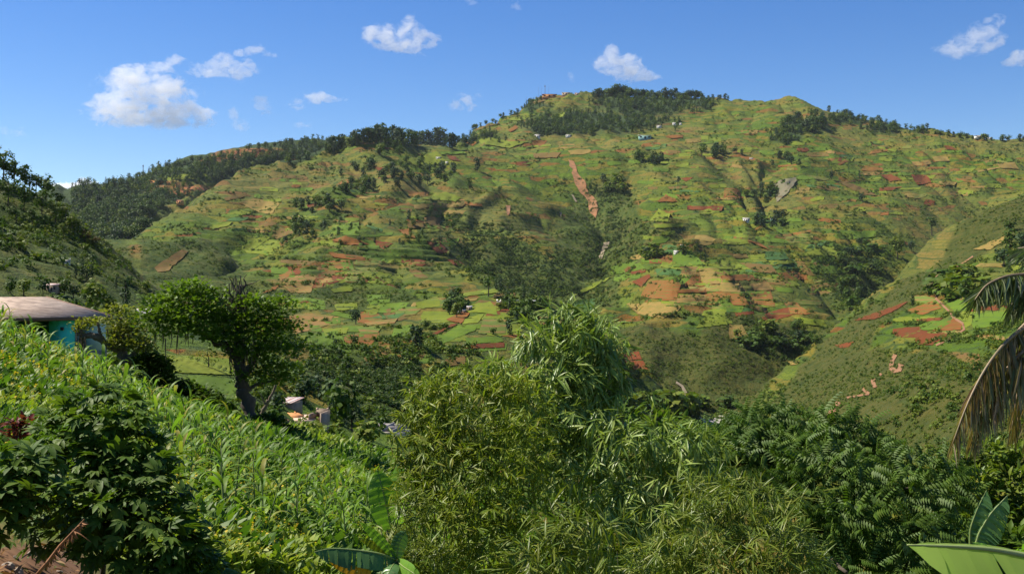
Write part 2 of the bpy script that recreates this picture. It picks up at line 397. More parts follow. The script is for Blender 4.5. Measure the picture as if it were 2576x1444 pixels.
def hit(px, py, dmin=0.0):
    """where a sight line of the photograph first meets the ground"""
    px = np.atleast_1d(np.asarray(px, float)); py = np.atleast_1d(np.asarray(py, float)); out = np.full((len(px), 3), np.nan)
    ci = np.clip(np.searchsorted(cols, px) - 1, 0, ncl - 2); u = (px - cols[ci]) / (cols[ci+1] - cols[ci])
    r0 = int(np.searchsorted(rows, dmin))
    for k in range(len(px)):
        col = PYg[r0:, ci[k]] * (1 - u[k]) + PYg[r0:, ci[k]+1] * u[k]
        w = np.nonzero(col <= py[k])[0]
        if not len(w): continue
        r = w[0]
        if r == 0: d = rows[r0]
        else:
            f = (col[r-1] - py[k]) / (col[r-1] - col[r] + 1e-9); d = rows[r0+r-1] + f * (rows[r0+r] - rows[r0+r-1])
        out[k] = ((px[k] - CX) / FP * d, d, (CY - py[k]) / FP * d)
    return out
def h1(px, py, dmin=0.0):
    p = hit([px], [py], dmin)[0]
    t = 0
    while np.isnan(p[0]) and t < 40: py += 2; t += 1; p = hit([px], [py], dmin)[0]
    return p
V = np.stack([X, D, Zr], -1).reshape(-1, 3)
i, j = np.meshgrid(np.arange(nr - 1), np.arange(ncl - 1), indexing='ij'); a = (i * ncl + j).ravel()
Q = np.stack([a, a + 1, a + ncl + 1, a + ncl], 1)
dry = np.zeros(PX.shape)
for p in (SCRUB_P[1], SCRUB_P[2], SCRUB_P[3]): dry = np.maximum(dry, inpoly(PX + wob, PY0 + wob2, p))
dry = blur(dry * (D > 250), 4)
# ---- terrain material
m, t, out, N, link, math_, mix, ramp = nt('hillside')
geo = N('NewGeometry'); P = geo.outputs['Position']
def attr(n): x = N('Attribute', attribute_name=n); return x.outputs['Fac']
aS, aF, aN, aR = attr('scrub'), attr('forest'), attr('near'), attr('red')
def scaled(v, s):
    mp = N('Mapping'); mp.inputs['Scale'].default_value = s; link(v, mp.inputs[0]); return mp.outputs[0]
def noise(v, sc, det=4.0, rough=.6, dim=0):
    n = N('TexNoise', Scale=sc, Detail=det, Roughness=rough); link(v, n.inputs['Vector']); return n
wv = N('VectorMath', operation='MULTIPLY_ADD')
link(noise(P, .012, 3).outputs['Color'], wv.inputs[0]); wv.inputs[1].default_value = (60, 60, 16); link(P, wv.inputs[2])
PW = wv.outputs[0]
vec = scaled(PW, (1/30, 1/75, 1/8.5))
vo = N('TexVoronoi', feature='F1', Scale=1.0, Randomness=.9); link(vec, vo.inputs['Vector'])
ve = N('TexVoronoi', feature='DISTANCE_TO_EDGE', Scale=1.0, Randomness=.9); link(vec, ve.inputs['Vector'])
sep = N('SeparateColor'); link(vo.outputs['Color'], sep.inputs[0])
GR = [(0, (0.059, 0.099, 0.0056)), (.14, (0.097, 0.121, 0.0070)), (.28, (0.130, 0.139, 0.0077)), (.40, (0.063, 0.112, 0.0056)), (.50, (0.160, 0.125, 0.0112)),
      (.60, (0.092, 0.144, 0.0070)), (.68, (0.160, 0.121, 0.0168)), (.75, (0.076, 0.116, 0.0070)), (.87, (0.168, 0.076, 0.0126)), (.92, (0.139, 0.125, 0.0112)), (.97, (0.160, 0.049, 0.0091))]
field = ramp(sep.outputs[0], GR, 'CONSTANT')
big = noise(P, .0035, 3).outputs[0]
field = mix(ramp(big, [(.42, 0.0), (.66, .55)]), field, (.170, .125, .040))       # drier stretches
sepP = N('SeparateXYZ'); link(PW, sepP.inputs[0])
rowf = math_('SINE', math_('MULTIPLY', sepP.outputs[2], 2.4))
field = mix(math_('MULTIPLY', ramp(rowf, [(.55, 0.0), (.9, 1.0)]), .5), field, (.050, .080, .014))
edge = ramp(ve.outputs['Distance'], [(.03, 1.0), (.085, 0.0)])
brk = ramp(noise(P, .05, 3).outputs[0], [(.42, 0.0), (.56, 1.0)])
field = mix(math_('MULTIPLY', math_('MULTIPLY', edge, brk), .85), field, (.034, .062, .013))
n1 = noise(P, .11, 6, .7).outputs[0]; n2 = noise(P, .028, 5, .65).outputs[0]
scr = ramp(n1, [(.30, (.020, .042, .007)), (.48, (.046, .072, .009)), (.62, (.080, .092, .012)), (.76, (.130, .100, .024))])
scr = mix(ramp(n2, [(.5, 0.0), (.72, .55)]), scr, (.135, .105, .038))
scr = mix(math_('MULTIPLY', attr('dry'), .85), scr, ramp(n1, [(.32, (.030, .042, .008)), (.5, (.060, .066, .012)), (.66, (.085, .075, .018)), (.8, (.115, .085, .026))]))
c = mix(aS, field, scr)
tuft = ramp(noise(P, .21, 5, .75).outputs[0], [(.50, 0.0), (.66, .8)])
c = mix(math_('MULTIPLY', tuft, .8), c, (.040, .070, .014))
c = mix(aF, c, ramp(n1, [(.35, (.020, .040, .012)), (.65, (.045, .070, .018))]))
c = mix(math_('MULTIPLY', aR, ramp(n1, [(.4, 0.0), (.55, 1.0)])), c, (.30, .10, .045))
nn = noise(P, 1.3, 5, .7).outputs[0]
nearc = ramp(nn, [(.3, (.055, .095, .010)), (.48, (.105, .155, .014)), (.66, (.165, .190, .020)), (.8, (.16, .13, .04))])
c = mix(aN, c, nearc)
c = mix(attr('soil'), c, ramp(nn, [(.35, (.10, .05, .025)), (.65, (.24, .13, .07))]))
p = N('BsdfPrincipled', Roughness=.95); p.inputs['Specular IOR Level'].default_value = .15; link(c, p.inputs['Base Color'])
b1 = N('Bump', Strength=.8, Distance=3.0); link(n1, b1.inputs['Height']); link(math_('SUBTRACT', 1.0, aN), b1.inputs['Strength']); b1.inputs['Distance'].default_value = 4.5; link(b1.outputs[0], p.inputs['Normal'])
link(p.outputs[0], out.inputs['Surface'])
V_all = V
me = mesh_arr('terrain', V, [Q], [m], smooth=True)
soil = ell(PX, PYg, [(60, 1430, 190, 70), (-150, 1400, 200, 120)]) * (D < 14) + ((D < 4.5) * 1.0)
for nm, a_ in (('scrub', scrub), ('forest', forest), ('near', near), ('dry', dry), ('red', redpatch * farridge), ('soil', np.clip(soil, 0, 1))):
    at = me.attributes.new(nm, 'FLOAT', 'POINT'); at.data.foreach_set('value', a_.astype(np.float32).ravel())
tag(obj('terrain', me), kind='structure')
# the road verge the photograph is taken from, behind and under the camera
v = MB(); zz = [g1((-900 - CX) / FP * 2.2, 2.2), g1((3500 - CX) / FP * 2.2, 2.2)]
gx = [(c_ - CX) / FP * 2.2 for c_ in cols[::12]]; vv = []
for x_ in gx: vv.append((x_, 2.2, g1(x_, 2.2)))
for x_ in gx: vv.append((x_ * 8, -60, -1.7))
k_ = len(gx); v.add(vv, [(i_, i_ + 1, k_ + i_ + 1, k_ + i_)[::-1] for i_ in range(k_ - 1)])
tag(v.obj('road_verge', plain_mat('verge_soil', (.20, .12, .07), (.12, .10, .05), 1.2)), kind='structure')
# ------------------------------------------------------------------ fields, scars, paths: sheets lying on the terrain
def field_mat(name, c1, c2, rowc=None, freq=2.6, rows_amt=.0):
    m, t, out, N, link, math_, mix, ramp = nt(name)
    geo = N('NewGeometry'); P = geo.outputs['Position']; oi = N('ObjectInfo')
    ns = N('TexNoise', Scale=.06, Detail=6.0, Roughness=.7); link(P, ns.inputs['Vector'])
    c = ramp(ns.outputs[0], [(.34, c1), (.66, c2)])
    if rowc:
        wv = N('VectorMath', operation='MULTIPLY_ADD'); n2 = N('TexNoise', Scale=.03, Detail=2.0); link(P, n2.inputs['Vector'])
        link(n2.outputs['Color'], wv.inputs[0]); wv.inputs[1].default_value = (0, 0, 5); link(P, wv.inputs[2])
        s = N('SeparateXYZ'); link(wv.outputs[0], s.inputs[0])
        z = math_('ADD', s.outputs[2], math_('MULTIPLY', s.outputs[1], .05))
        w = math_('SINE', math_('MULTIPLY', z, freq))
        n3 = N('TexNoise', Scale=.25, Detail=3.0); link(P, n3.inputs['Vector'])
        f = math_('MULTIPLY', ramp(w, [(.35, 0.0), (.8, 1.0)]), ramp(n3.outputs[0], [(.35, .25), (.6, 1.0)]))
        c = mix(math_('MULTIPLY', f, rows_amt), c, rowc)
    n4 = N('TexNoise', Scale=.35, Detail=4.0, Roughness=.7); link(P, n4.inputs['Vector'])
    c = mix(ramp(n4.outputs[0], [(.52, 0.0), (.72, .55)]), c, (.07, .095, .02))
    c = mix(.35, c, ramp(oi.outputs['Random'], [(0, .72), (1, 1.18)]), 'MULTIPLY')
    p = N('BsdfPrincipled', Roughness=.95); p.inputs['Specular IOR Level'].default_value = .1; link(c, p.inputs['Base Color'])
    link(p.outputs[0], out.inputs['Surface']); return m
GL = (.10, .125, .024)
FM = {'O': field_mat('soil_orange', (.200, .073, .019), (.155, .063, .018), GL, 2.0, .35), 'R': field_mat('soil_red', (.141, .037, .013), (.107, .037, .013)),
      'B': field_mat('soil_brown', (.135, .070, .024), (.11, .080, .022), GL, 2.0, .3), 'T': field_mat('stubble_tan', (.235, .150, .045), (.18, .135, .035), GL, 1.6, .35),
      'G': field_mat('crop_green', (.070, .125, .012), (.095, .145, .014), (.06, .10, .018), 1.8, .5), 'L': field_mat('crop_light', (.150, .170, .018), (.115, .155, .014), (.09, .12, .02), 1.5, .4),
      'D': field_mat('crop_dark', (.040, .095, .028), (.055, .110, .028)), 'W': field_mat('pale_rock', (.33, .27, .19), (.22, .17, .11)),
      'Or': field_mat('soil_orange_rows', (.200, .074, .021), (.176, .080, .021), (.105, .115, .025), 2.3, .95),
      'Tr': field_mat('stubble_rows', (.225, .130, .042), (.18, .110, .034), (.125, .130, .030), 1.9, .9),
      'Gr': field_mat('crop_rows', (.095, .140, .024), (.125, .150, .03), (.23, .115, .045), 1.9, .85)}
REG = {4: (.3812, 687.5, .3812, 687.5), 7: (.3431, 1692.2, .3431, 392.9), 8: (.3431, 834.8, .3431, 196.4), 1: (.3431, 0, .3431, 373.2), 6: (.3876, 1692, .3876, 883.7), 0: (1, 0, 1, 0), 5: (.1525, 1080, .1525, 668)}
def reg(k, pts): a, b, c_, d = REG[k]; return [(x * a + b, y * c_ + d) for x, y in pts]
NAMES = {'O': 'ploughed_field', 'R': 'ploughed_field', 'B': 'ploughed_field', 'T': 'stubble_field', 'G': 'crop_field', 'L': 'crop_field', 'D': 'crop_field', 'W': 'rock_scar', 'Or': 'terraced_field', 'Tr': 'terraced_field', 'Gr': 'terraced_field'}
def drape(name, poly, mat, lift=1.0, jitter=2.2, step=6.0, dmin=90.0, rnd=None):
    P = np.asarray(poly, float); b = []
    for k in range(len(P)):
        a_, c_ = P[k], P[(k+1) % len(P)]; n = max(1, int(np.hypot(*(c_ - a_)) / 7))
        for q_ in range(n): b.append(a_ + (c_ - a_) * q_ / n)
    b = np.array(b); r = np.random.default_rng(abs(hash((round(P[0][0]), round(P[0][1])))) % 99991)
    b = b + r.normal(0, jitter * .5, b.shape) * (1, .6)
    lo, hi = b.min(0), b.max(0)
    gx_, gy_ = np.meshgrid(np.arange(lo[0] + 2, hi[0], step), np.arange(lo[1] + 2, hi[1], step)); gx_ = gx_.ravel() + .31; gy_ = gy_.ravel() + .17
    ok = inpoly(gx_, gy_, b); pts = np.concatenate([b, np.c_[gx_, gy_][ok]])
    n = len(b)
    try: vv, _, ff, *_ = delaunay_2d_cdt([Vector(p_) for p_ in pts], [(k, (k+1) % n) for k in range(n)], [], 2, 1e-4)
    except Exception: return None
    vp = np.array([(q_.x, q_.y) for q_ in vv]); tri = [tuple(f) for f in ff if len(f) == 3]
    cen = np.array([vp[list(f)].mean(0) for f in tri]); ok = inpoly(cen[:, 0], cen[:, 1], b); tri = [f for f, o_ in zip(tri, ok) if o_]
    W3 = hit(vp[:, 0], vp[:, 1], dmin); good = ~np.isnan(W3[:, 0])
    med = np.nanmedian(W3[:, 1]); good &= np.abs(np.log(np.where(good, W3[:, 1], 1) / med)) < .35
    tri = [f for f in tri if good[list(f)].all()]
    if not tri: return None
    W3 = np.nan_to_num(W3); W3[:, 2] += lift * W3[:, 1] * .00042 + .02; W3[:, 1] -= lift * W3[:, 1] * .0003
    tri = np.array(tri); nrm = np.cross(W3[tri[:, 1]] - W3[tri[:, 0]], W3[tri[:, 2]] - W3[tri[:, 0]]); fl = nrm[:, 2] < 0; tri[fl] = tri[fl][:, ::-1]
    used = np.unique(tri); mp_ = np.zeros(len(W3), int); mp_[used] = np.arange(len(used))
    return tag(obj(name, mesh_arr(name, W3[used], [mp_[tri]], [mat], smooth=True)), kind='structure')
FIELDS = [
 (7,'Or',(1710,1135),(1900,1065),(1975,1110),(1830,1165)),(7,'R',(1790,1200),(1985,1180),(1960,1205),(1780,1225)),(7,'R',(1770,1302),(2040,1302),(1900,1390),(1780,1385)),
 (7,'O',(1900,1285),(2060,1195),(2120,1240),(2110,1280)),(7,'G',(1800,1228),(2010,1205),(2050,1218),(1930,1280),(1820,1280)),(7,'R',(2195,1085),(2400,1090),(2390,1130),(2190,1140)),
 (7,'G',(2190,1155),(2510,1140),(2480,1230),(2200,1270)),(7,'G',(1965,1050),(2200,1065),(2180,1130),(2070,1150)),(7,'T',(2200,690),(2430,590),(2455,600),(2330,690)),
 (7,'R',(1330,1210),(1720,1070),(1640,1130),(1480,1200)),(7,'R',(1190,1390),(1330,1360),(1290,1400),(1230,1410)),(7,'O',(345,880),(560,870),(640,910),(360,915)),
 (7,'O',(60,960),(150,880),(190,880),(235,960)),(7,'O',(30,990),(240,970),(255,1005),(40,1008)),(7,'Or',(385,1012),(520,1015),(560,1100),(440,1100)),
 (7,'Or',(570,1002),(720,990),(750,1105),(570,1082)),(7,'Or',(815,1075),(900,1070),(1010,1160),(870,1160)),(7,'B',(485,785),(720,800),(780,870),(600,850)),
 (7,'T',(180,830),(290,830),(350,940),(230,940)),(7,'T',(415,1240),(510,1240),(565,1345),(415,1345)),(7,'L',(270,1150),(370,1145),(440,1230),(170,1262)),
 (7,'R',(105,370),(370,370),(360,402),(105,397)),(7,'T',(905,240),(1010,235),(1000,275),(900,277)),(7,'R',(1520,145),(1600,140),(1680,180),(1590,192)),
 (7,'R',(1745,140),(1860,145),(1900,200),(1790,217)),(7,'R',(1520,235),(1670,230),(1600,255),(1520,260)),(7,'O',(1205,65),(1270,28),(1290,45),(1230,72)),
 (7,'B',(1190,185),(1330,210),(1500,290),(1400,292)),(7,'D',(670,700),(820,710),(850,760),(680,765)),(7,'L',(700,770),(870,770),(870,795),(720,802)),
 (7,'O',(380,240),(480,240),(520,312),(370,310)),(7,'R',(50,165),(150,160),(100,187)),(7,'Or',(-80,925),(55,925),(30,1062),(-80,1062)),
 (7,'L',(250,800),(440,740),(540,840),(330,830)),(7,'G',(0,700),(140,700),(230,800),(0,820)),(7,'B',(420,720),(540,715),(560,745),(430,755)),(7,'T',(340,930),(500,935),(540,1000),(360,1000)),
 (7,'L',(880,1185),(1100,1200),(1140,1260),(960,1230)),(7,'Tr',(560,940),(700,930),(740,985),(600,990)),(7,'G',(1310,560),(1500,550),(1480,600),(1330,610)),(7,'L',(1370,640),(1500,650),(1480,720),(1390,700)),
 (7,'T',(1900,10),(2010,5),(2030,40),(1920,45)),(7,'T',(2380,60),(2500,50),(2540,100),(2390,90)),(7,'T',(1950,190),(2080,195),(2060,220),(1970,215)),(7,'O',(540,620),(700,690),(640,640)),
 (7,'B',(880,760),(960,780),(1040,880),(960,870)),(7,'Tr',(40,1020),(240,1020),(250,1060),(60,1075)),
 (8,'O',(970,910),(1100,930),(1100,947),(975,932)),(8,'B',(680,1020),(800,1030),(790,1110),(680,1060)),(8,'O',(0,1195),(100,1160),(280,1225),(100,1228)),
 (8,'R',(315,1190),(450,1215),(380,1260),(330,1240)),(8,'O',(-20,1280),(285,1320),(280,1357),(0,1312)),(8,'O',(485,1115),(570,1110),(610,1180),(540,1160)),
 (8,'B',(545,1060),(650,1050),(680,1100),(560,1110)),(8,'R',(690,1205),(800,1215),(870,1300),(770,1290)),(8,'R',(830,1335),(900,1330),(980,1370),(900,1372)),
 (8,'T',(650,930),(980,920),(960,950),(650,957)),(8,'T',(720,980),(980,975),(960,1002),(730,1007)),(8,'L',(660,890),(830,840),(950,880),(900,912)),
 (8,'G',(790,545),(970,545),(980,562),(800,567)),(8,'O',(1465,460),(1570,460),(1550,502),(1480,500)),(8,'O',(980,480),(1080,470),(1040,502)),
 (8,'R',(840,570),(900,580),(940,617),(860,600)),(8,'R',(300,655),(380,660),(350,690)),(8,'O',(2380,910),(2450,860),(2540,917)),(8,'L',(2330,1050),(2390,960),(2480,1000),(2460,1057)),
 (8,'G',(0,1090),(200,1060),(200,1160),(0,1150)),(8,'B',(1000,372),(1180,300),(1230,340),(1050,392)),(8,'O',(1290,390),(1350,350),(1370,370),(1310,402)),(8,'B',(1450,190),(1540,160),(1560,175),(1480,200)),
 (8,'L',(1290,310),(1420,260),(1500,275),(1380,320)),(8,'L',(1600,290),(1700,250),(1730,280),(1620,310)),(8,'B',(2060,790),(2110,750),(2170,800),(2140,832)),(8,'B',(1470,560),(1680,550),(1650,590),(1480,592)),
 (8,'L',(2350,1080),(2576,1070),(2576,1100),(2370,1105)),(8,'G',(2030,1390),(2240,1340),(2300,1400),(2050,1450)),(8,'L',(770,540),(540,600),(600,640),(860,640)),(8,'T',(250,490),(330,455),(320,490)),
 (8,'O',(2460,430),(2576,425),(2576,445),(2480,445)),(8,'L',(1050,420),(1300,470),(1450,470),(1300,520),(1100,490)),
 (4,'Tr',(60,400),(70,290),(230,265),(400,285),(370,340),(150,402)),(4,'Tr',(590,330),(820,300),(800,330),(600,352)),(4,'Gr',(545,360),(720,350),(690,400),(580,402)),
 (4,'Or',(575,415),(690,405),(640,490),(540,502)),(4,'O',(1140,310),(1230,265),(1300,265),(1240,337)),(4,'L',(1240,303),(1390,268),(1350,330),(1250,338)),
 (4,'G',(1105,420),(1220,345),(1345,350),(1330,380),(1110,472)),(4,'Gr',(1350,400),(1390,300),(1540,310),(1530,402)),(4,'R',(970,440),(1180,340),(1220,335),(1050,420)),
 (4,'R',(1260,480),(1520,460),(1520,492),(1270,502)),(4,'B',(810,580),(870,540),(1010,530),(980,572)),(4,'B',(1110,580),(1190,550),(1270,550),(1260,600),(1150,612)),
 (4,'B',(600,560),(780,490),(860,470),(720,560),(620,642)),(4,'R',(2280,530),(2410,520),(2430,570),(2320,577)),(4,'R',(2320,582),(2440,582),(2470,640),(2380,637)),
 (4,'G',(1270,430),(1500,415),(1520,452),(1270,472)),(4,'Tr',(60,80),(150,20),(280,20),(250,130),(120,132)),(4,'L',(380,110),(520,80),(530,120),(400,132)),
 (4,'Or',(2420,160),(2480,50),(2640,50),(2640,182)),(4,'R',(2370,60),(2480,10),(2490,30),(2430,97)),(4,'D',(1970,260),(2000,180),(2150,170),(2080,262)),(4,'D',(595,300),(870,262),(820,302)),
 (4,'L',(1300,210),(1430,190),(1470,230),(1480,280),(1340,260)),(4,'L',(1130,150),(1480,105),(1500,130),(1180,165)),(4,'B',(1450,165),(1480,130),(1590,135),(1610,172)),(4,'T',(1130,190),(1350,165),(1340,180),(1150,202)),
 (4,'L',(320,370),(500,360),(480,400),(340,415)),(4,'L',(400,210),(560,195),(560,240),(420,250)),(4,'G',(800,360),(920,340),(880,420),(780,430)),(4,'L',(1500,270),(1700,262),(1690,290),(1520,298)),
 (4,'T',(2330,200),(2576,210),(2640,260),(2576,300),(2400,270)),(4,'L',(2080,810),(2540,830),(2560,910),(2200,900)),(4,'G',(220,420),(420,380),(520,520),(400,560),(240,520)),(4,'L',(1960,160),(2130,60),(2250,20),(2100,110)),
 (4,'Tr',(270,60),(380,30),(400,60),(290,80)),(4,'T',(740,30),(850,100),(800,70)),(4,'L',(940,200),(1090,150),(1100,220),(950,240)),(4,'Or',(40,20),(110,-20),(130,10),(60,50)),
 (6,'B',(1780,10),(1990,20),(1990,130),(1900,80)),(6,'T',(750,70),(820,65),(810,90),(760,95)),
 (1,'T',(1750,400),(1880,370),(2050,410),(1990,490),(1880,467)),(1,'B',(1640,370),(1780,330),(1850,350),(1660,387)),(1,'B',(1990,650),(2060,585),(2160,620),(2030,672)),
 (1,'B',(1130,880),(1340,740),(1380,760),(1240,900),(1160,912)),(1,'O',(1900,1075),(2050,1000),(2020,1042)),(1,'L',(2380,650),(2576,540),(2576,622)),(1,'L',(1640,490),(1760,455),(1850,480),(1700,510)),
 (1,'L',(1790,720),(1950,640),(1980,660),(1840,760)),(1,'L',(1530,580),(1700,540),(1680,570),(1560,600)),(1,'T',(1040,240),(1150,235),(1140,262),(1050,262)),(1,'T',(1160,245),(1310,230),(1310,250),(1170,265)),
 (1,'L',(1180,215),(1400,185),(1560,195),(1440,230),(1200,240)),(1,'R',(1830,40),(1960,10),(1980,50),(1870,70)),(1,'O',(1440,85),(1550,80),(1540,110),(1460,105)),
 (0,'L',(392,893),(470,897),(580,905),(590,945),(430,938)),(0,'G',(470,945),(600,955),(600,1010),(520,1000)),(0,'G',(880,1070),(990,1080),(1000,1130),(930,1120)),
]
# the patchwork between them: many small plots following the contours
rp = np.random.default_rng(2024)
PZ = [([(560,520),(700,440),(860,420),(1000,460),(1150,500),(1110,545),(1160,660),(1000,720),(760,720),(640,640)], 95), ([(1640,590),(1950,560),(2080,600),(2110,690),(2060,780),(1900,800),(1560,770),(1500,730),(1600,660)], 95),
      ([(1180,360),(1500,350),(1900,330),(2400,370),(2576,400),(2576,450),(2200,560),(1900,560),(1650,500),(1560,430),(1300,430)], 150), ([(720,760),(1000,750),(1350,770),(1450,850),(1300,920),(1000,900),(760,860)], 46), ([(2250,790),(2400,700),(2576,620),(2576,860),(2300,860)], 22)]
KP = ['L', 'G', 'L', 'G', 'D', 'G', 'L', 'B', 'Gr', 'L', 'T', 'G', 'Tr', 'L', 'O', 'Gr', 'G', 'B', 'L', 'R', 'Or']
for zone, cnt in PZ:
    za = np.array(zone, float); got = 0; tries = 0
    while got < cnt and tries < cnt * 12:
        tries += 1; cx_, cy_ = rp.uniform(za[:, 0].min(), za[:, 0].max()), rp.uniform(za[:, 1].min(), za[:, 1].max())
        if not inpoly(np.array([cx_]), np.array([cy_]), zone)[0] or vnoise(np.array([cx_ / 45]), np.array([cy_ / 30]), 77)[0] < .33: continue
        w_ = rp.uniform(11, 34) * (.8 + .5 * (cy_ > 600)); h_ = rp.uniform(2.6, 7.5) * (.7 + .9 * (cy_ > 600)); sl = rp.normal(0, .10); sk = rp.normal(0, .5)
        q_ = [(cx_ + a_ * w_ * rp.uniform(.8, 1.15) - b_ * h_ * sk, cy_ + b_ * h_ * rp.uniform(.7, 1.2) + a_ * w_ * sl) for a_, b_ in ((-1, 1), (0, 1.25), (1, 1), (1.1, 0), (1, -1), (0, -1.2), (-1, -1), (-1.1, 0))]
        kd = KP[int(rp.integers(len(KP)))]; drape(NAMES[kd], q_, FM[kd], .5 + .3 * rp.random(), 1.2, 6.0, 300); got += 1
for k_, (rg, kd, *pts) in enumerate(FIELDS):
    drape(NAMES[kd], reg(rg, pts), FM[kd], .9 + .25 * (k_ % 5))
# red landslide, pale rock chutes, paths and the stony stream
slide_m = plain_mat('landslide_earth', (.30, .125, .042), (.13, .07, .026), .16, .95, .6)
drape('landslide', reg(8, [(1735,605),(1778,615),(1806,700),(1855,760),(1872,830),(1942,910),(1955,960),(1938,1032),(1888,990),(1868,890),(1818,840),(1776,770),(1762,700)]), slide_m, 1.6, 2.5, 5)
drape('rock_scar', reg(8, [(1958,1310),(1996,1212),(2040,1208),(1972,1345)]), FM['W'], 1.8, 2)
drape('rock_scar', reg(8, [(1755,862),(1772,866),(1800,915),(1786,915)]), FM['W'], 1.8, 1)
drape('rock_scar', reg(8, [(1665,985),(1690,995),(1680,1030)]), FM['W'], 1.8, 1)
drape('rock_scar', reg(8, [(1275,940),(1310,940),(1300,1010),(1285,1010)]), slide_m, 1.8, 1)
drape('bare_slope', reg(7, [(690,240),(800,180),(890,160),(930,170),(830,280),(760,345),(760,280)]), plain_mat('bare_grey_slope', (.14,.11,.06), (.10,.10,.045), .08), 1.5, 3)
drape('rock_scar', reg(7, [(1320,980),(1335,980),(1345,1010),(1330,1010)]), FM['W'], 1.8, 1)
def ribbon(name, pts, w, mat, lift=1.5, dmin=90.0):
    P = np.array(pts, float); L_, R_ = [], []
    T = np.gradient(P, axis=0); T /= np.linalg.norm(T, axis=1, keepdims=True); nrm = np.c_[-T[:, 1], T[:, 0]]
    w = np.broadcast_to(np.asarray(w, float), (len(P),))[:, None]
    return drape(name, np.concatenate([P + nrm * w, (P - nrm * w)[::-1]]), mat, lift, .9, 4, dmin)
path_m = plain_mat('path_earth', (.230, .106, .043), (.170, .085, .034), .3)
ribbon('path', reg(7, [(1905,935),(1925,1000),(1930,1050),(1975,1090),(2020,1140),(2060,1190),(2125,1230),(2135,1275),(2080,1310),(1990,1360),(1930,1390)]), 2.6, path_m)
ribbon('path', reg(7, [(1880,905),(1990,860),(2110,800),(2200,740)]), 1.8, path_m)
for pp, w_ in (([(1445,25),(1425,60),(1412,115)], 5), ([(1412,110),(1440,130),(1470,125),(1482,88)], 6), ([(1352,148),(1345,160)], 3), ([(1305,178),(1298,200),(1312,240)], 5),
               ([(1230,246),(1250,262),(1275,283)], 4), ([(1270,283),(1160,298),(1130,305)], 2.4), ([(1072,330),(1070,358)], 6), ([(1060,385),(1010,398)], 4)):
    ribbon('path', reg(6, pp), w_, path_m, 2.0)
ribbon('stream_bed', reg(6, [(22,205),(62,232),(90,290),(120,315),(165,345)]), [3, 3, 4, 5, 3], FM['W'], 2.2)
stone_m = plain_mat('stream_stones', (.52, .47, .40), (.30, .27, .22), .35)
drape('stream_bed', reg(6, [(165,428),(215,450),(250,445),(300,425),(365,405),(372,418),(310,455),(285,495),(222,495),(205,465)]), stone_m, 2.4, 1.5, 4)
# ------------------------------------------------------------------ vegetation kit
TRI = np.array
def leaf_tpl(wid, bend=.12, fold=.12):
    """lance leaf along +y, length 1: base, middle (folded), tip"""
    v = np.array([(0,0,0), (-wid*.8,.33,fold*wid*2), (0,.33,0), (wid*.8,.33,fold*wid*2), (-wid*.7,.66,fold*wid*2-bend*.4), (0,.66,-bend*.4), (wid*.7,.66,fold*wid*2-bend*.4), (0,1,-bend)])
    f = np.array([(0,2,1),(0,3,2),(1,2,5),(1,5,4),(2,3,6),(2,6,5),(4,5,7),(5,6,7)]); return v, f
QUADLEAF = (np.array([(0,0,0),(-.42,.5,.06),(0,1,-.1),(.42,.5,.06)], float), np.array([(0,3,1),(3,2,1)]))
LANCE = leaf_tpl(.075, .18); WIDE = leaf_tpl(.22, .2, .15); LFT = leaf_tpl(.15, .22)
def simple_lance(w, bend): return np.array([(0,0,0),(-w,.4,.02),(w,.4,.02),(0,1,-bend)], float), np.array([(0,2,1),(1,2,3)])
def rand_dirs(n, r): d = r.normal(size=(n, 3)); return unit(d)
def blob_points(blobs, n, r, shell=.55, rag=.0):
    """points in a set of ellipsoids, more of them towards the skin; returns points and outward directions"""
    B = np.array(blobs, float); vol = (B[:, 3] * B[:, 4] * B[:, 5]) ** (2/3); k = r.choice(len(B), n, p=vol / vol.sum())
    d = rand_dirs(n, r); rad = shell + (1 - shell) * r.random(n) ** .6
    rad = rad * (.66 + .70 * fbm(d[:, 0] * 2.3 + k * 3.1, d[:, 2] * 2.3 + d[:, 1], 2, 17)) * np.where(r.random(n) < rag, 1.15 + .35 * r.random(n), 1)
    return B[k, :3] + d * rad[:, None] * B[k, 3:6], unit(d / B[k, 3:6])
m_bark = plain_mat('bark_dark', (.050, .038, .026), (.085, .065, .045), 9, .95, .5, (1, 1, .25))
m_barkl = plain_mat('bark_pale', (.16, .125, .085), (.10, .075, .05), 9, .95, .4, (1, 1, .3))
m_hill = leaf_mat('foliage_hill', [(.036,.078,.010), (.056,.105,.012), (.085,.130,.014), (.046,.092,.011)], .25, .6, .3, patch=.25)
m_hill2 = leaf_mat('foliage_hill_green', [(.080,.140,.012), (.115,.170,.014), (.155,.175,.018), (.090,.145,.012)], .25, .6, .3, patch=.25)
m_pine = leaf_mat('foliage_pine', [(.028,.058,.020), (.040,.075,.024), (.052,.090,.028)], .2, .6, .3, patch=.25)
m_rust = leaf_mat('foliage_rust', [(.10,.075,.018), (.13,.085,.02), (.075,.075,.018)], .25, .6, .3)
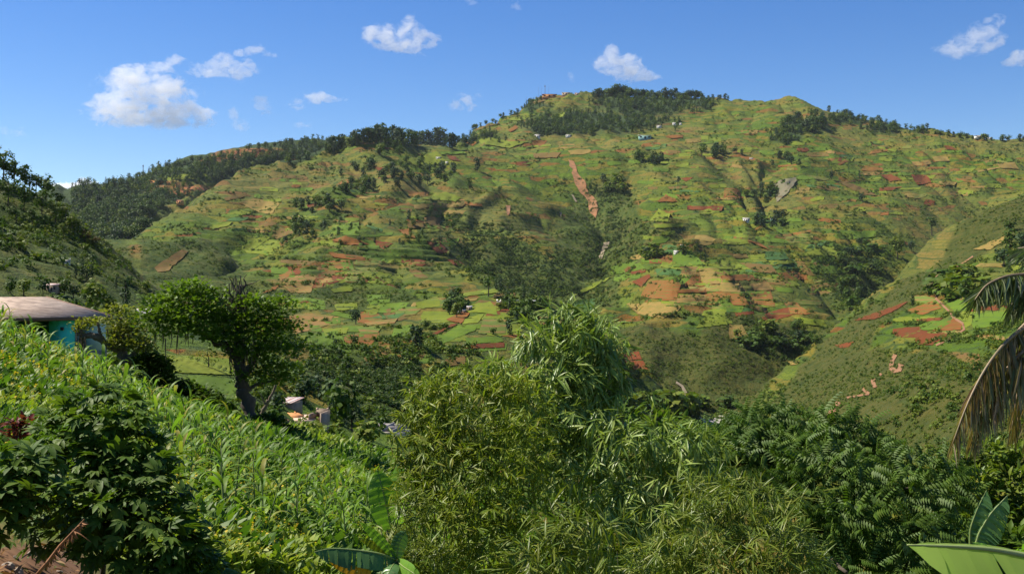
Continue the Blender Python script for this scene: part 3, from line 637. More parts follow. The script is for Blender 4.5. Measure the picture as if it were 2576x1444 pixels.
def crown_mesh(name, blobs, n, size, mat, r, flat=.5, trunk=None, mat2=None, tpl=QUADLEAF):
    p, o = blob_points(blobs, n, r)
    up = np.array([0, 0, 1.0]); nrm = unit(o * .7 + up * flat + rand_dirs(n, r) * .55)
    d = np.cross(nrm, rand_dirs(n, r)); M = frames(d, nrm) * (size * (.6 + .8 * r.random(n)))[:, None, None]
    V, F = instv(tpl[0], tpl[1], M, p)
    if trunk is None: return mesh_arr(name, V, [F], [mat])
    b = MB()
    for path, rad in trunk: b.tube(path, rad, 5, cap=False)
    tv = np.concatenate(b.v); tq = np.concatenate(b.q)
    return mesh_arr(name, np.concatenate([V, tv]), [F, tq + len(V)], [mat, mat2 or m_bark], np.r_[np.zeros(len(F)), np.ones(len(tq))])
def hill_tree_mesh(name, kind, seed, mat, n=170):
    """unit-height tree: rounded, tall or conical"""
    r = np.random.default_rng(seed); bl = []
    if kind == 'round':
        for _ in range(7): a_ = r.random() * 6.28; q_ = r.random() * .24; bl.append((q_*math.cos(a_), q_*math.sin(a_), .30 + r.random()*.50, .2+.1*r.random(), .2+.1*r.random(), .15+.08*r.random()))
        bl.append((0, 0, .55, .3, .3, .36))
    elif kind == 'tall':
        for z in (.16, .30, .44, .58, .7, .82, .9): bl.append((r.normal()*.06, r.normal()*.06, z, .17+.05*r.random()-.06*(z>.85), .17+.05*r.random()-.06*(z>.85), .1))
    elif kind == 'column':
        for z in np.linspace(.14, .92, 7): w = .10 + .05 * math.sin(z * 3.0) - .04 * (z > .85); bl.append((r.normal()*.012, r.normal()*.012, z, w, w, .1))
    elif kind == 'bush':
        for _ in range(6): a_ = r.random() * 6.28; q_ = r.random() * .5; bl.append((q_*math.cos(a_), q_*math.sin(a_), .3 + .3*r.random(), .34+.16*r.random(), .34+.16*r.random(), .3+.12*r.random()))
    elif kind == 'sparse':
        for z in (.6, .72, .84, .93): bl.append((r.normal()*.07, r.normal()*.07, z, .13+.05*r.random(), .13+.05*r.random(), .06))
    tr = None if kind == 'bush' else [([(0,0,-.04),(.01,0,.3),(.0,.01,.62),(0,0,.86)], [.032,.026,.018,.006])]
    sz = {'bush': .30, 'column': .09}.get(kind, .125)
    return crown_mesh(name, bl, n, sz, mat, r, .45, tr)
# ---- scattered stuff through geometry nodes
PROTO = bpy.data.collections.new('plant_kinds')
def proto(name, me): return bpy.data.objects.new(name, me)
def scatter(name, pts, scl, yaw, idx, sources, tilt=0.0, label=None, cat=None):
    n = len(pts); me = bpy.data.meshes.new(name); me.vertices.add(n); me.vertices.foreach_set('co', np.ascontiguousarray(pts, np.float32).ravel())
    rot = np.c_[RNG.normal(0, tilt, n), RNG.normal(0, tilt, n), yaw]
    me.attributes.new('siz', 'FLOAT', 'POINT').data.foreach_set('value', np.asarray(scl, np.float32))
    me.attributes.new('turn', 'FLOAT_VECTOR', 'POINT').data.foreach_set('vector', rot.astype(np.float32).ravel())
    me.attributes.new('pick', 'INT', 'POINT').data.foreach_set('value', np.asarray(idx, np.int32))
    o = obj(name, me)
    g = bpy.data.node_groups.new(name, 'GeometryNodeTree')
    g.interface.new_socket('Geometry', in_out='INPUT', socket_type='NodeSocketGeometry'); g.interface.new_socket('Geometry', in_out='OUTPUT', socket_type='NodeSocketGeometry')
    A = g.nodes.new; gi = A('NodeGroupInput'); go = A('NodeGroupOutput'); ip = A('GeometryNodeInstanceOnPoints'); jn = A('GeometryNodeJoinGeometry')
    for s_ in reversed(sources):
        inf = A('GeometryNodeObjectInfo'); inf.inputs['Object'].default_value = s_; inf.inputs['As Instance'].default_value = True; g.links.new(inf.outputs['Geometry'], jn.inputs[0])
    def na(nm, ty): x = A('GeometryNodeInputNamedAttribute'); x.data_type = ty; x.inputs['Name'].default_value = nm; return x.outputs[0]
    g.links.new(gi.outputs[0], ip.inputs['Points']); g.links.new(jn.outputs[0], ip.inputs['Instance']); ip.inputs['Pick Instance'].default_value = True
    g.links.new(na('pick', 'INT'), ip.inputs['Instance Index']); g.links.new(na('turn', 'FLOAT_VECTOR'), ip.inputs['Rotation']); g.links.new(na('siz', 'FLOAT'), ip.inputs['Scale'])
    g.links.new(ip.outputs[0], go.inputs[0])
    md = o.modifiers.new('scatter', 'NODES'); md.node_group = g
    return tag(o, label, cat, kind='stuff')
# ------------------------------------------------------------------ shrubs and woods too many to count
bushes = [proto('bush_kind', hill_tree_mesh('bush_kind', 'bush', 100 + k, (m_hill, m_hill2, m_hill, m_hill2)[k], 46)) for k in range(4)]
woods = [proto('tree_kind', hill_tree_mesh('tree_kind', kd, 200 + k, mt, 120)) for k, (kd, mt) in enumerate((('round', m_hill), ('tall', m_pine), ('round', m_hill2), ('tall', m_hill), ('column', m_pine), ('round', m_pine)))]
def sample_ground(n, x0, x1, y0, y1, dmin, maskf, pre=None):
    """random spots of ground seen from the verge, kept where maskf says"""
    px = RNG.uniform(x0, x1, n); py = RNG.uniform(y0, y1, n)
    if pre is not None: k0 = pre(px, py); px, py = px[k0], py[k0]
    p = hit(px, py, dmin); ok = ~np.isnan(p[:, 0]); p = p[ok]; px = px[ok]; py = py[ok]
    k = maskf(px, py, p); return p[k]
vis = lambda A: (lambda px, p: bilerp(cols, rows, A, px, p[:, 1]))
Mscrub, Mforest, Mfar = vis(scrub), vis(np.clip(forest, 0, 1)), vis(farridge.astype(float))
def hedge(px, py, p):                 # broken rows of shrubs along the terrace edges, thicker in scrub, few in woods
    s = Mscrub(px, p); f = Mforest(px, p); r = RNG.random(len(p)); d = p[:, 1]
    zz = (p[:, 2] + 9 * fbm(p[:, 0] / 120, d / 160, 2, 81)) / 7.0; line = np.abs(zz - np.round(zz)) < .12
    cl = fbm(p[:, 0] / 45, d / 70 + p[:, 2] / 14, 3, 91)
    pr = np.where(line, np.clip((cl - .40) * 4.5, 0, .9), np.clip((cl - .58) * 3.2, 0, .7)) * (1 - s) + s * np.clip((cl - .30) * 2.6, .10, .8)
    return (d < 3400) & (r < pr * (1 - .7 * f)) & (d > 330)
sp = sample_ground(150000, -40, 2620, 225, 1150, 330, hedge)
d_ = sp[:, 1]; sz = (1.2 + 2.4 * RNG.random(len(sp)) ** 2.5) * (.75 + d_ / 2600) * (1 - .45 * Mscrub(CX + FP * sp[:, 0] / sp[:, 1], sp) * (d_ < 1100))
scatter('hillside_shrubs', sp - [0, 0, .2], sz, RNG.random(len(sp)) * 6.28, RNG.integers(0, 4, len(sp)), bushes, .12, 'low green shrubs dotting the terraced hillsides and steep gullies', 'shrubs')
m_scr = leaf_mat('scrub_leaf_shaded', [(.020,.048,.008), (.032,.070,.010), (.050,.088,.012), (.070,.095,.014)], .25, .6, .3, patch=.05)  # darker scrub greens, with shade of the gully flanks put into the colour
scr_b = [proto('scrub_kind', hill_tree_mesh('scrub_kind', 'bush', 140 + k, m_scr, 46)) for k in range(4)]
SP2 = [SCRUB_P[0], SCRUB_P[4], SCRUB_P[6], [(1860,800),(1960,830),(2080,840),(1985,925),(1900,880)], [(1470,470),(1540,470),(1580,600),(1520,700),(1440,700),(1480,600)]]
g_ = sample_ground(150000, 760, 2640, 430, 1160, 330, lambda px, py, p: RNG.random(len(p)) < np.clip((fbm(p[:, 0] / 26, p[:, 1] / 40 + p[:, 2] / 12, 3, 191) - .36) * 3.2, .06, .9), lambda x, y: np.any([inpoly(x + RNG.normal(0, 7, len(x)), y + RNG.normal(0, 7, len(x)), q) for q in SP2], axis=0))
scatter('gully_scrub', g_ - [0, 0, .3], (1.2 + 2.0 * RNG.random(len(g_)) ** 2) * (.7 + g_[:, 1] / 2400), RNG.random(len(g_)) * 6.28, RNG.integers(0, 4, len(g_)), scr_b, .12, 'dense dark scrub clothing the steep gully sides', 'scrub')
def wood(px, py, p): return (RNG.random(len(p)) < Mforest(px, p) * .9) & (p[:, 1] > 1100)
fp_ = np.concatenate([sample_ground(30000, 180, 2500, 205, 640, 1000, wood, lambda x, y: (ell(x, y, FOREST_E, .6) > 0) | inpoly(x, y, [(100,480),(300,440),(840,340),(840,390),(620,440),(450,505),(300,640),(200,620)]))])
left_ = Mfar(CX + FP * fp_[:, 0] / fp_[:, 1], fp_)
scatter('distant_woods', fp_ - [0, 0, .5], (11 + 9 * RNG.random(len(fp_))), RNG.random(len(fp_)) * 6.28, RNG.integers(0, 6, len(fp_)), woods, .05, 'dark woods covering the mountain top and the far ridge', 'woods')
# undergrowth on the nearer slopes: left hill, below the house, village slope
def midscrub(px, py, p):
    d = p[:, 1]; cl = fbm(p[:, 0] / 9, d / 14, 3, 95); left = px < 470
    bright = inpoly(px, py, [(385,885),(480,890),(600,900),(620,1000),(540,1010),(420,940)])
    return (d > 85) & (d < 480) & (RNG.random(len(p)) < np.clip((cl - .36) * 3.4, 0, .9) * np.where(left & (py < 790), .42, 1)) & ~bright & ~inpoly(px, py, [(700,1010),(830,1020),(830,1075),(700,1070)])
mp2 = sample_ground(9000, -60, 1150, 420, 1120, 80, midscrub)
mp2 = np.concatenate([mp2, sample_ground(5000, 1150, 2640, 860, 1250, 80, midscrub)])
scatter('slope_undergrowth', mp2 - [0, 0, .2], .5 + 2.0 * RNG.random(len(mp2)) ** 2 * (.5 + mp2[:, 1] / 300), RNG.random(len(mp2)) * 6.28, RNG.integers(0, 4, len(mp2)), bushes, .15, 'mixed undergrowth on the dark left hill and the village slope', 'undergrowth')
# ------------------------------------------------------------------ countable trees on the hills, one object each
TM = {k: [hill_tree_mesh('tree', k, 300 + 17 * i_ + len(k), mt, n_) for i_, mt in enumerate(ms)] for k, ms, n_ in
      (('round', (m_hill, m_hill, m_pine, m_hill2), 190), ('tall', (m_pine, m_hill, m_pine), 190), ('column', (m_pine, m_pine), 190), ('sparse', (m_hill, m_pine), 110), ('bush', (m_hill, m_hill2), 90))}
TN = {'round': 'broadleaf_tree', 'tall': 'pine_tree', 'column': 'cypress_tree', 'sparse': 'pine_tree', 'bush': 'bush'}
def hill_tree(px, py, hpx, kind, label, group=None, w=1.0, dmin=90.0, dig=.02):
    p = h1(px, py, dmin); h = hpx / FP * p[1]; r = random.random
    o = obj(TN[kind], random.choice(TM[kind]), loc=(p[0], p[1], p[2] - dig * h), rot=(0, 0, r() * 6.28), scale=(h * w * (.9 + .2 * r()), h * w * (.9 + .2 * r()), h))
    return tag(o, label, {'bush': 'bush'}.get(kind, 'tree'), group)
def grove(cx, cy_, rx, ry, n, h, kinds, label, group, w=1.0, dmin=600):
    for _ in range(round(n * .84)):
        a_ = random.random() * 6.28; q_ = math.sqrt(random.random())
        kd = random.choice(kinds); f = .65 + .6 * random.random(); sx = rx * q_ * math.cos(a_); ad = {'round': 'rounded', 'tall': 'upright', 'bush': 'low spreading', 'sparse': 'thin', 'column': 'narrow'}[kd]
        side = ', left part' if sx < -rx * .33 else ', right part' if sx > rx * .33 else ', middle part'
        hill_tree(cx + sx, cy_ + ry * q_ * math.sin(a_), h * f * 1.22, kd, ad + ' ' + label + side, group, w, dmin)
# skyline of the left spur and of the summit
for k in range(62):
    x = 835 + 312 * (k + random.random()) / 62; y = np.interp(x, [830, 880, 930, 1000, 1100, 1150], [378, 366, 356, 354, 356, 364])
    hill_tree(x, y + 6 * random.random(), 26 + 16 * random.random() + 8 * (910 < x < 970), random.choice(('tall', 'tall', 'round', 'sparse') if x < 1000 else ('tall', 'round', 'tall')), 'dark pine on the wooded crest of the middle spur, ' + ('left end' if x < 910 else 'tallest part' if x < 975 else 'middle stretch' if x < 1070 else 'right end'), 'pines along the crest of the middle spur', 1.0, 1900)
for (x0, x1, y0, y1, n, h) in ((1490, 1625, 240, 246, 26, 24), (1610, 1770, 247, 247, 26, 22), (1770, 1840, 246, 246, 7, 13), (1150, 1380, 344, 243, 20, 12)):
    for k in range(n):
        t_ = (k + random.random()) / n; x = x0 + (x1 - x0) * t_; y = np.interp(x, [1150,1200,1260,1330,1390,1440,1500,1560,1640,1720,1850], [348,311,283,259,240,241,243,239,246,246,246])
        hill_tree(x, y + 3, h * (.7 + .5 * random.random()) * (1.0 if h < 20 else (.7 + .5 * math.sin(math.pi * t_))), random.choice(('tall', 'round')), ('dark tree on the left wooded knob of the summit skyline', 'dark tree on the right wooded knob of the summit skyline', 'scattered tree right of the wooded knobs on the summit skyline', 'small dark tree on the skyline slope rising to the summit masts')[0 if x0 == 1490 else 1 if x0 == 1610 else 2 if x0 == 1770 else 3], 'trees along the summit skyline', 1.25, 2500)
for k in range(34):
    x = 2080 + 500 * (k + random.random()) / 34; y = np.interp(x, [2000,2100,2200,2300,2400,2480,2620], [254,280,306,326,341,350,353])
    hill_tree(x, y + 4, (9 + 11 * random.random()), random.choice(('tall', 'round')), 'small dark tree on the right-hand ridge line, ' + ('upper stretch' if x < 2200 else 'wooded middle stretch' if x < 2420 else 'lower end'), 'trees along the ridge falling to the right', 1.3, 2400)
for k in range(26):
    x = 200 + 630 * (k + random.random()) / 26; y = np.interp(x, [170,260,350,400,500,620,740,850], [494,478,455,431,403,376,361,355])
    hill_tree(x, y + 3, 10 + 12 * random.random(), random.choice(('tall', 'round')), 'bluish dark tree on the far forested ridge line, ' + ('low left end' if x < 350 else 'rising middle' if x < 600 else 'high right end'), 'trees along the far forested ridge', 1.3, 2200)
hill_tree(305, 470, 34, 'round', 'big round tree standing up from the far ridge beside the mast', None, 1.1, 2200)
hill_tree(262, 480, 24, 'round', 'rounded tree on the far ridge above the white cloud', None, 1.3, 2200)
B_ = ('round', 'round', 'tall', 'tall'); R_ = ('round', 'bush')
grove(980, 385, 30, 10, 7, 22, B_, 'dark tree in the small clump under the spur crest', 'clump of trees under the spur crest', 1.1, 1500)
grove(1000, 440, 150, 32, 58, 20, B_, 'dark broadleaf tree in the wood on the middle spur', 'trees of the wood on the middle spur', 1.15, 1400)
grove(890, 478, 60, 18, 18, 20, B_, 'dark tree at the left end of the spur wood', 'trees at the left end of the spur wood', 1.1, 1300)
grove(800, 525, 62, 16, 20, 22, B_, 'dark tree in the grove left of the spur fields', 'grove left of the spur fields', 1.1, 1100)
grove(780, 580, 48, 18, 16, 24, R_ + B_, 'dark tree in the lower grove on the spur flank', 'lower grove on the spur flank', 1.1, 1000)
grove(940, 590, 120, 50, 22, 15, B_, 'small tree standing between green and orange fields of the spur', 'single trees among the spur fields', 1.0, 900)
grove(1085, 560, 60, 60, 12, 18, B_, 'small tree near the right edge of the spur', 'trees near the right edge of the spur', 1.0, 900)
grove(1630, 408, 50, 10, 16, 18, B_, 'dark tree in the left part of the upper hillside grove', 'left part of the upper hillside grove', 1.2, 1600)
grove(1820, 388, 60, 13, 18, 18, B_, 'dark tree in the right part of the upper hillside grove', 'right part of the upper hillside grove', 1.2, 1600)
grove(1975, 415, 35, 20, 10, 17, B_, 'dark tree in the clump right of the upper grove', 'clump right of the upper grove', 1.2, 1600)
grove(2030, 318, 64, 20, 26, 22, ('tall', 'tall', 'round'), 'tall pine in the dark stand below the right ridge', 'dark pine stand below the right ridge', 1.1, 2000)
grove(1915, 497, 40, 14, 15, 22, B_, 'dark tree in the gully thicket above the farmstead', 'gully thicket above the farmstead', 1.2, 1400)
grove(1940, 560, 45, 14, 16, 20, B_, 'dark tree sheltering the white farmstead', 'trees sheltering the white farmstead', 1.2, 1200)
grove(1540, 470, 26, 24, 10, 18, R_, 'shrubby tree beside the red landslide', 'shrubby trees beside the red landslide', 1.1, 1500)
grove(1640, 640, 22, 14, 8, 20, R_, 'dark bush at the head of the lower terraces', 'dark bushes at the head of the lower terraces', 1.2, 1000)
grove(2170, 660, 60, 50, 26, 20, R_, 'dark bush in the right-hand side valley', 'dark bushes in the right-hand side valley', 1.2, 1000)
grove(2140, 745, 26, 40, 16, 26, R_, 'dark bush deep in the right-hand ravine', 'dark bushes deep in the right-hand ravine', 1.1, 900)
grove(2420, 735, 62, 28, 22, 44, ('round', 'round', 'bush'), 'dense dark tree in the copse beside the dirt path', 'copse beside the dirt path', 1.15, 400)
grove(2560, 660, 40, 40, 9, 40, B_, 'tree on the right hill above the copse', 'trees on the right hill above the copse', 1.1, 400)
grove(1960, 855, 110, 28, 30, 24, R_, 'dark bush in the wooded toe below the lower terraces', 'dark bushes below the lower terraces', 1.2, 800)
grove(1310, 778, 70, 22, 30, 20, ('bush', 'bush', 'round'), 'leafy plant in the dark garden on the knoll', 'dark garden on the knoll', 1.2, 520)
grove(1140, 780, 20, 22, 12, 32, ('round', 'bush'), 'dark tree beside the small hut on the knoll', 'trees beside the small hut on the knoll', 1.0, 500)
grove(1640, 1035, 130, 14, 18, 46, ('round', 'bush'), 'dark tree on the lower terrace beyond the bamboo', 'trees on the lower terrace beyond the bamboo', 1.0, 300)
grove(1560, 960, 50, 30, 6, 30, ('round', 'bush'), 'dark round tree on the slope under the red plot', 'round trees on the slope under the red plot', 1.0, 300)
grove(1780, 1025, 60, 8, 9, 26, R_, 'dark bush on the bank of the stony stream', 'bushes on the bank of the stony stream', 1.1, 600)
for px, py, h, kd, lab in (
    (1141,757,36,'round','round dark tree at the left end of the knoll'),(1155,762,40,'sparse','thin pine with a bare trunk beside the hut on the knoll'),(1229,746,52,'sparse','tall pine with a bare trunk on the knoll crest'),
    (1248,733,30,'column','narrow dark tree left of the pair on the knoll crest'),(1258,733,42,'column','taller narrow dark tree of the pair on the knoll crest'),(1317,757,40,'column','dark topped tree at the right of the knoll crest'),
    (1281,780,30,'column','dark cone shaped tree in the knoll garden'),(1240,842,24,'round','small round tree in the striped field of the knoll'),(1282,842,40,'tall','feathery tree at the right of the striped field'),
    (1301,818,30,'sparse','thin pale trunked tree above the striped field'),(1342,818,42,'round','dark tree just left of the tall bamboo top'),(1107,874,26,'round','small tree at the edge of the orange knoll plot'),
    (895,816,44,'round','big round tree in the middle of the left terraces'),(891,868,36,'round','pale green tree casting a shadow on a red plot'),(844,873,24,'round','small dark tree left of the red plot'),
    (862,878,20,'bush','low bush beside the small dark tree'),(1046,880,66,'tall','tall narrow greyish tree on the lower knoll slope'),(1072,826,30,'round','round green tree below the hut'),
    (1718,642,40,'round','dark tree among white huts on the lower terraces'),(1749,633,20,'round','small round tree right of the white huts'),(1774,661,16,'column','small dark pillar tree on the terraces'),(1811,666,18,'round','small round tree casting a shadow on the terraces'),
    (2258,650,62,'round','largest dark tree in the right side valley'),(2293,632,30,'round','smaller tree right of the largest valley tree'),(2344,592,46,'sparse','palm like dark tree at the top of the right valley'),
    (2092,453,26,'round','lone tree on the upper right terraces'),(2169,508,26,'round','lone dark tree above the right valley'),(2162,449,20,'column','thin dark tree on the red upper terraces'),(2447,812,22,'sparse','small thin tree in the green field by the path'),
    (2296,770,34,'column','dark narrow shrub at the corner of the striped orange plot'),(2540,585,44,'round','olive tree on the crest of the right hill'),(1705,470,26,'sparse','thin tree on the terraces below the upper grove'),(1256,485,20,'round','small tree on the gully rim'),
    (1200,430,34,'tall','tall tree at the top of the central gully'),(1182,475,30,'tall','tall dark tree at the right of the spur wood'),(720,612,22,'round','dark tree on the left flank of the spur')):
    hill_tree(px, py, h, kd, lab, None, 1.0, 300)
# left hill: a stand of tall dark trees, yellowish ones below it, cypresses by the small houses
for k, (px, py, h, mt) in enumerate(((-30,455,90,0),(8,462,88,0),(35,470,70,0),(62,478,66,0),(90,492,60,0),(115,505,70,0),(20,520,70,0),(60,530,60,0),(105,540,62,0),(150,530,46,0),(-20,550,60,0),(40,560,50,0),(140,560,50,1),(165,560,52,1),(180,585,48,1),(200,600,44,1),(215,610,34,2),(160,600,40,1),(240,625,30,2),(80,570,44,0))):
    p = h1(px, py, 250); hh = h / FP * p[1]
    mt_ = (m_hill, m_hill2, m_rust)[mt]; r = np.random.default_rng(500 + k)
    bl = [(r.normal()*.14*hh, r.normal()*.14*hh, (.42+.5*r.random())*hh, (.13+.09*r.random())*hh, (.13+.09*r.random())*hh, (.09+.06*r.random())*hh) for _ in range(9)]
    e = empty('hill_tree', p, ('dark tall tree in the stand on top of the left hill, ' + ('against the sky' if py < 515 else 'lower rank'), 'yellow green tree below the stand on the left hill', 'rusty brown tree on the left hill slope')[mt], 'tree', ('tall dark trees on top of the left hill', 'yellow green trees on the left hill', 'rusty trees on the left hill')[mt])
    obj('crown', crown_mesh('crown', bl, 420, .085 * hh, mt_, r), e); MB().tube([(0,0,-.5),(.02*hh,0,.4*hh),(0,.02*hh,.85*hh)], [.028*hh,.02*hh,.008*hh], 6).obj('trunk', m_bark, e, loc=(0,0,0))
for px, py, h, lab in ((190,700,42,'dark cypress at the left of the four by the small white house'),(207,705,52,'pointed cypress second from the left by the small white house'),(218,712,44,'short bushy cypress in the middle of the cypress row'),(229,706,50,'cypress at the right of the group by the small white house'),(292,728,34,'small cypress by the pale track on the left hill'),(316,772,78,'tall slim cypress standing alone behind the flat roof')):
    hill_tree(px, py, h, 'column', lab, 'cypresses on the left hill', .9, 120)
for px, py, h, lab in ((240,790,90,'big dark broadleaf tree behind the corner of the flat roof'),(275,800,64,'dark tree right of the big one behind the flat roof'),(60,745,50,'dark tree behind the left end of the flat roof'),(108,742,40,'dark tree just left of the little beige house'),(162,742,46,'dark tree just right of the little beige house'),(185,752,40,'dark tree over the middle of the flat roof edge'),(25,738,46,'dark tree over the left corner of the flat roof')):
    hill_tree(px, py, h, 'round', lab, None, 1.05, 110)
# trees round the village
for px, py, h, kd, w, lab in ((765,1015,75,'round',1.2,'rust topped tree behind the tin roofed hut'),(855,1075,150,'round',.85,'tall dark tree right of the unfinished house'),(830,1040,100,'round',.9,'dark tree just behind the unfinished house'),(885,1085,90,'round',1.0,'dark tree left of the grey foundation walls'),
    (905,1110,60,'bush',1.0,'grey green bush below the foundation walls'),(800,1000,70,'round',1.0,'dark green tree above the tin roofed hut'),(930,1060,50,'round',1.0,'tree behind the grey foundation walls'),(675,1020,60,'round',.9,'bushy tree just right of the dark trunk'),(700,1055,70,'tall',1.0,'dark narrow tree left of the orange earth heap')):
    hill_tree(px, py, h, kd, lab, None, w, 95)
# ------------------------------------------------------------------ the maize slope
def arc_leaf(L, w, a0=25, a1=135, n=6, fold=.25):
    ang = np.radians(np.linspace(a0, a1, n)); st = L / n; y = np.r_[0, np.cumsum(np.sin(ang) * st)]; z = np.r_[0, np.cumsum(np.cos(ang) * st)]
    ww = w * np.array([.55, .95, 1, .95, .8, .5, .06])[:n+1] if n == 6 else w * np.sin(np.linspace(.5, 3.05, n+1))
    V = []
    for k in range(n + 1): V += [(-ww[k], y[k], z[k] + ww[k] * fold), (0, y[k], z[k]), (ww[k], y[k], z[k] + ww[k] * fold)]
    F = []
    for k in range(n):
        b = 3 * k; F += [(b, b+1, b+4, b+3), (b+1, b+2, b+5, b+4)]
    return np.array(V), np.array(F)
m_corn = leaf_mat('maize_leaf', [(.112,.223,.025), (.162,.295,.034), (.234,.348,.046), (.152,.268,.028), (.112,.190,.025), (.168,.258,.034), (.336,.291,.067)], .4, .5, .4, patch=.15)
m_stalk = plain_mat('maize_stalk', (.13, .18, .05), (.09, .14, .04), 8)
m_weed = leaf_mat('weed_leaf', [(.136,.232,.021), (.207,.284,.026), (.269,.317,.033), (.161,.250,.024)], .35, .5, .4, patch=.12)
m_weed2 = leaf_mat('weed_leaf_dark', [(.064,.143,.016), (.094,.179,.020), (.129,.200,.022)], .35, .5, .4, patch=.12)
m_yel = leaf_mat('yellow_petal', [(.55,.40,.02), (.62,.46,.04)], .3, .6, .2)
corn_leaves = [mesh_arr('maize_leaf', *(lambda vf: (vf[0], [vf[1]]))(arc_leaf(L_, w_, a0, a1)), [m_corn]) for L_, w_, a0, a1 in ((.85,.042,18,140), (.75,.045,22,155), (.65,.04,15,110), (.55,.036,10,80), (.8,.045,30,165))]
stalk_me = MB().tube([(0,0,0),(.01,0,.5),(0,.01,1.0),(0,0,1.3)], [.018,.016,.012,.006], 5).mesh('maize_stalk', m_stalk)
def corn_layout(r):
    yaw = r.random() * 6.28; L_ = []
    for k in range(8):
        L_.append((.12 + 1.12 * k / 7.5, yaw + math.pi * (k % 2) + (r.random() - .5) * .9, (r.choice((0, 1, 4)) if k < 5 else r.choice((2, 3))), .8 + .35 * r.random()))
    return L_
def corn_mesh(seed):
    r = random.Random(seed); b = MB()
    for z, yw, kd, sc in corn_layout(r):
        m_ = corn_leaves[kd]; v = np.array([q_.co for q_ in m_.vertices]) * sc; c_, s_ = math.cos(yw), math.sin(yw)
        b.add(np.c_[v[:, 0]*c_ - v[:, 1]*s_, v[:, 0]*s_ + v[:, 1]*c_, v[:, 2] + z], [tuple(p_.vertices) for p_ in m_.polygons])
    b.tube([(0,0,0),(.01,0,.6),(0,0,1.3)], [.018,.014,.006], 4, cap=False)
    return b.mesh('maize_kind', m_corn)
corn_kinds = [corn_mesh(40 + k) for k in range(6)]
CORN_P = [[(-300,600),(-60,735),(80,800),(200,870),(420,960),(640,1080),(750,1112),(700,1160),(560,1120),(500,1190),(330,1120),(200,1010),(60,930),(-80,900),(-300,800)],
          [(430,1120),(560,1110),(700,1150),(640,1240),(700,1330),(640,1400),(540,1330),(420,1250)], [(740,1110),(900,1120),(1020,1170),(960,1200),(860,1190),(780,1150)],
          [(700,1290),(800,1235),(940,1270),(980,1420),(860,1420),(740,1390)]]
gx, gy = np.meshgrid(np.arange(-36, 12, .62), np.arange(15, 75, .62)); gx = gx.ravel() + RNG.normal(0, .14, gx.size); gy = gy.ravel() + RNG.normal(0, .16, gy.size)
gz = ground(gx, gy); cpx = CX + FP * gx / gy; cpy = CY - FP * gz / gy
ok = np.zeros(len(gx), bool)
for P_ in CORN_P: ok |= inpoly(cpx, cpy, P_)
EDGE = np.interp(cpx, [-300,0,50,100,160,240,330,420,640,740,830,900,1000,1100], [560,742,800,830,858,890,935,968,1075,1098,1088,1100,1150,1250])
ok &= cpy - 1.45 * FP / gy > EDGE
ok &= (RNG.random(len(gx)) < .38 + .6 * fbm(gx / 3, gy / 3, 2, 7)) & (cpx > -70)
gx, gy, gz, cpx, cpy = gx[ok], gy[ok], gz[ok], cpx[ok], cpy[ok]
order = np.argsort(gy); vis_ = [k for k in order if -10 < cpx[k] < 1060 and cpy[k] < 1500][:300]; rest = np.setdiff1d(np.arange(len(gx)), vis_)
rc = random.Random(77)
for n_, k in enumerate(vis_):
    s_ = .72 + .55 * rc.random(); yw = rc.random() * 6.28; loc = (gx[k], gy[k], gz[k] - .03)
    zone = 'in the near patch below the dark bush' if cpy[k] > 1180 and cpx[k] < 560 else 'in the near patch left of the banana plants' if cpy[k] > 1230 and cpx[k] > 700 else 'in the near patch at the middle' if cpy[k] > 1180 else 'above the dark bush' if cpx[k] < 420 else 'halfway up towards the large tree'
    if n_ < 150:
        e = empty('maize_plant', loc, ('tall' if s_ > 1.03 else 'short') + ' maize plant with arching leaves ' + zone, 'maize plant', 'maize plants on the near slope'); e.rotation_euler = (rc.gauss(0, .13), rc.gauss(0, .13), yw); e.scale = (s_,) * 3
        obj('stalk', stalk_me, e)
        for z, y2, kd, sc in corn_layout(rc): obj('leaf', corn_leaves[kd], e, (0, 0, z), (rc.gauss(0, .08), 0, y2), sc)
    else:
        o = obj('maize_plant', rc.choice(corn_kinds), loc=loc, rot=(rc.gauss(0, .13), rc.gauss(0, .13), yw), scale=s_)
        tag(o, ('tall' if s_ > 1.03 else 'short') + ' maize plant with arching leaves ' + zone, 'maize plant', 'maize plants on the near slope')
scatter('maize_field', np.c_[gx, gy, gz - .03][rest], .65 + .6 * RNG.random(len(rest)), RNG.random(len(rest)) * 6.28, RNG.integers(0, 6, len(rest)), [proto('maize_kind', m_) for m_ in corn_kinds], .15, 'rows of maize further up the slope', 'maize')
def weed(seed, n, h, sp, tpl, mats, flower=0):
    r = np.random.default_rng(seed); a_ = r.random(n) * 6.28; el = r.uniform(.35, 1.35, n)
    d = np.c_[np.cos(a_)*np.cos(el), np.sin(a_)*np.cos(el), np.sin(el)]; T = np.c_[r.normal(0, sp, n), r.normal(0, sp, n), r.random(n) * h * .55]
    V, F = instv(tpl[0], tpl[1], frames(d, np.array([0, 0, 1.0]) + r.normal(0, .4, (n, 3))) * (h * (.4 + .5 * r.random(n)))[:, None, None], T); mi = np.zeros(len(F))
    if flower:
        t2 = np.c_[r.normal(0, sp * 1.2, flower), r.normal(0, sp * 1.2, flower), h * (.75 + .4 * r.random(flower))]
        V2, F2 = instv(QUADLEAF[0], QUADLEAF[1], frames(rand_dirs(flower, r), np.array([0, 0, 1.0]) + 0 * t2) * .07, t2); F = np.r_[F, F2 + len(V)]; V = np.r_[V, V2]; mi = np.r_[mi, np.ones(len(F2))]
    return proto('weed_kind', mesh_arr('weed_kind', V, [F], mats, mi))
SL = simple_lance(.13, .25); SW = simple_lance(.3, .2)
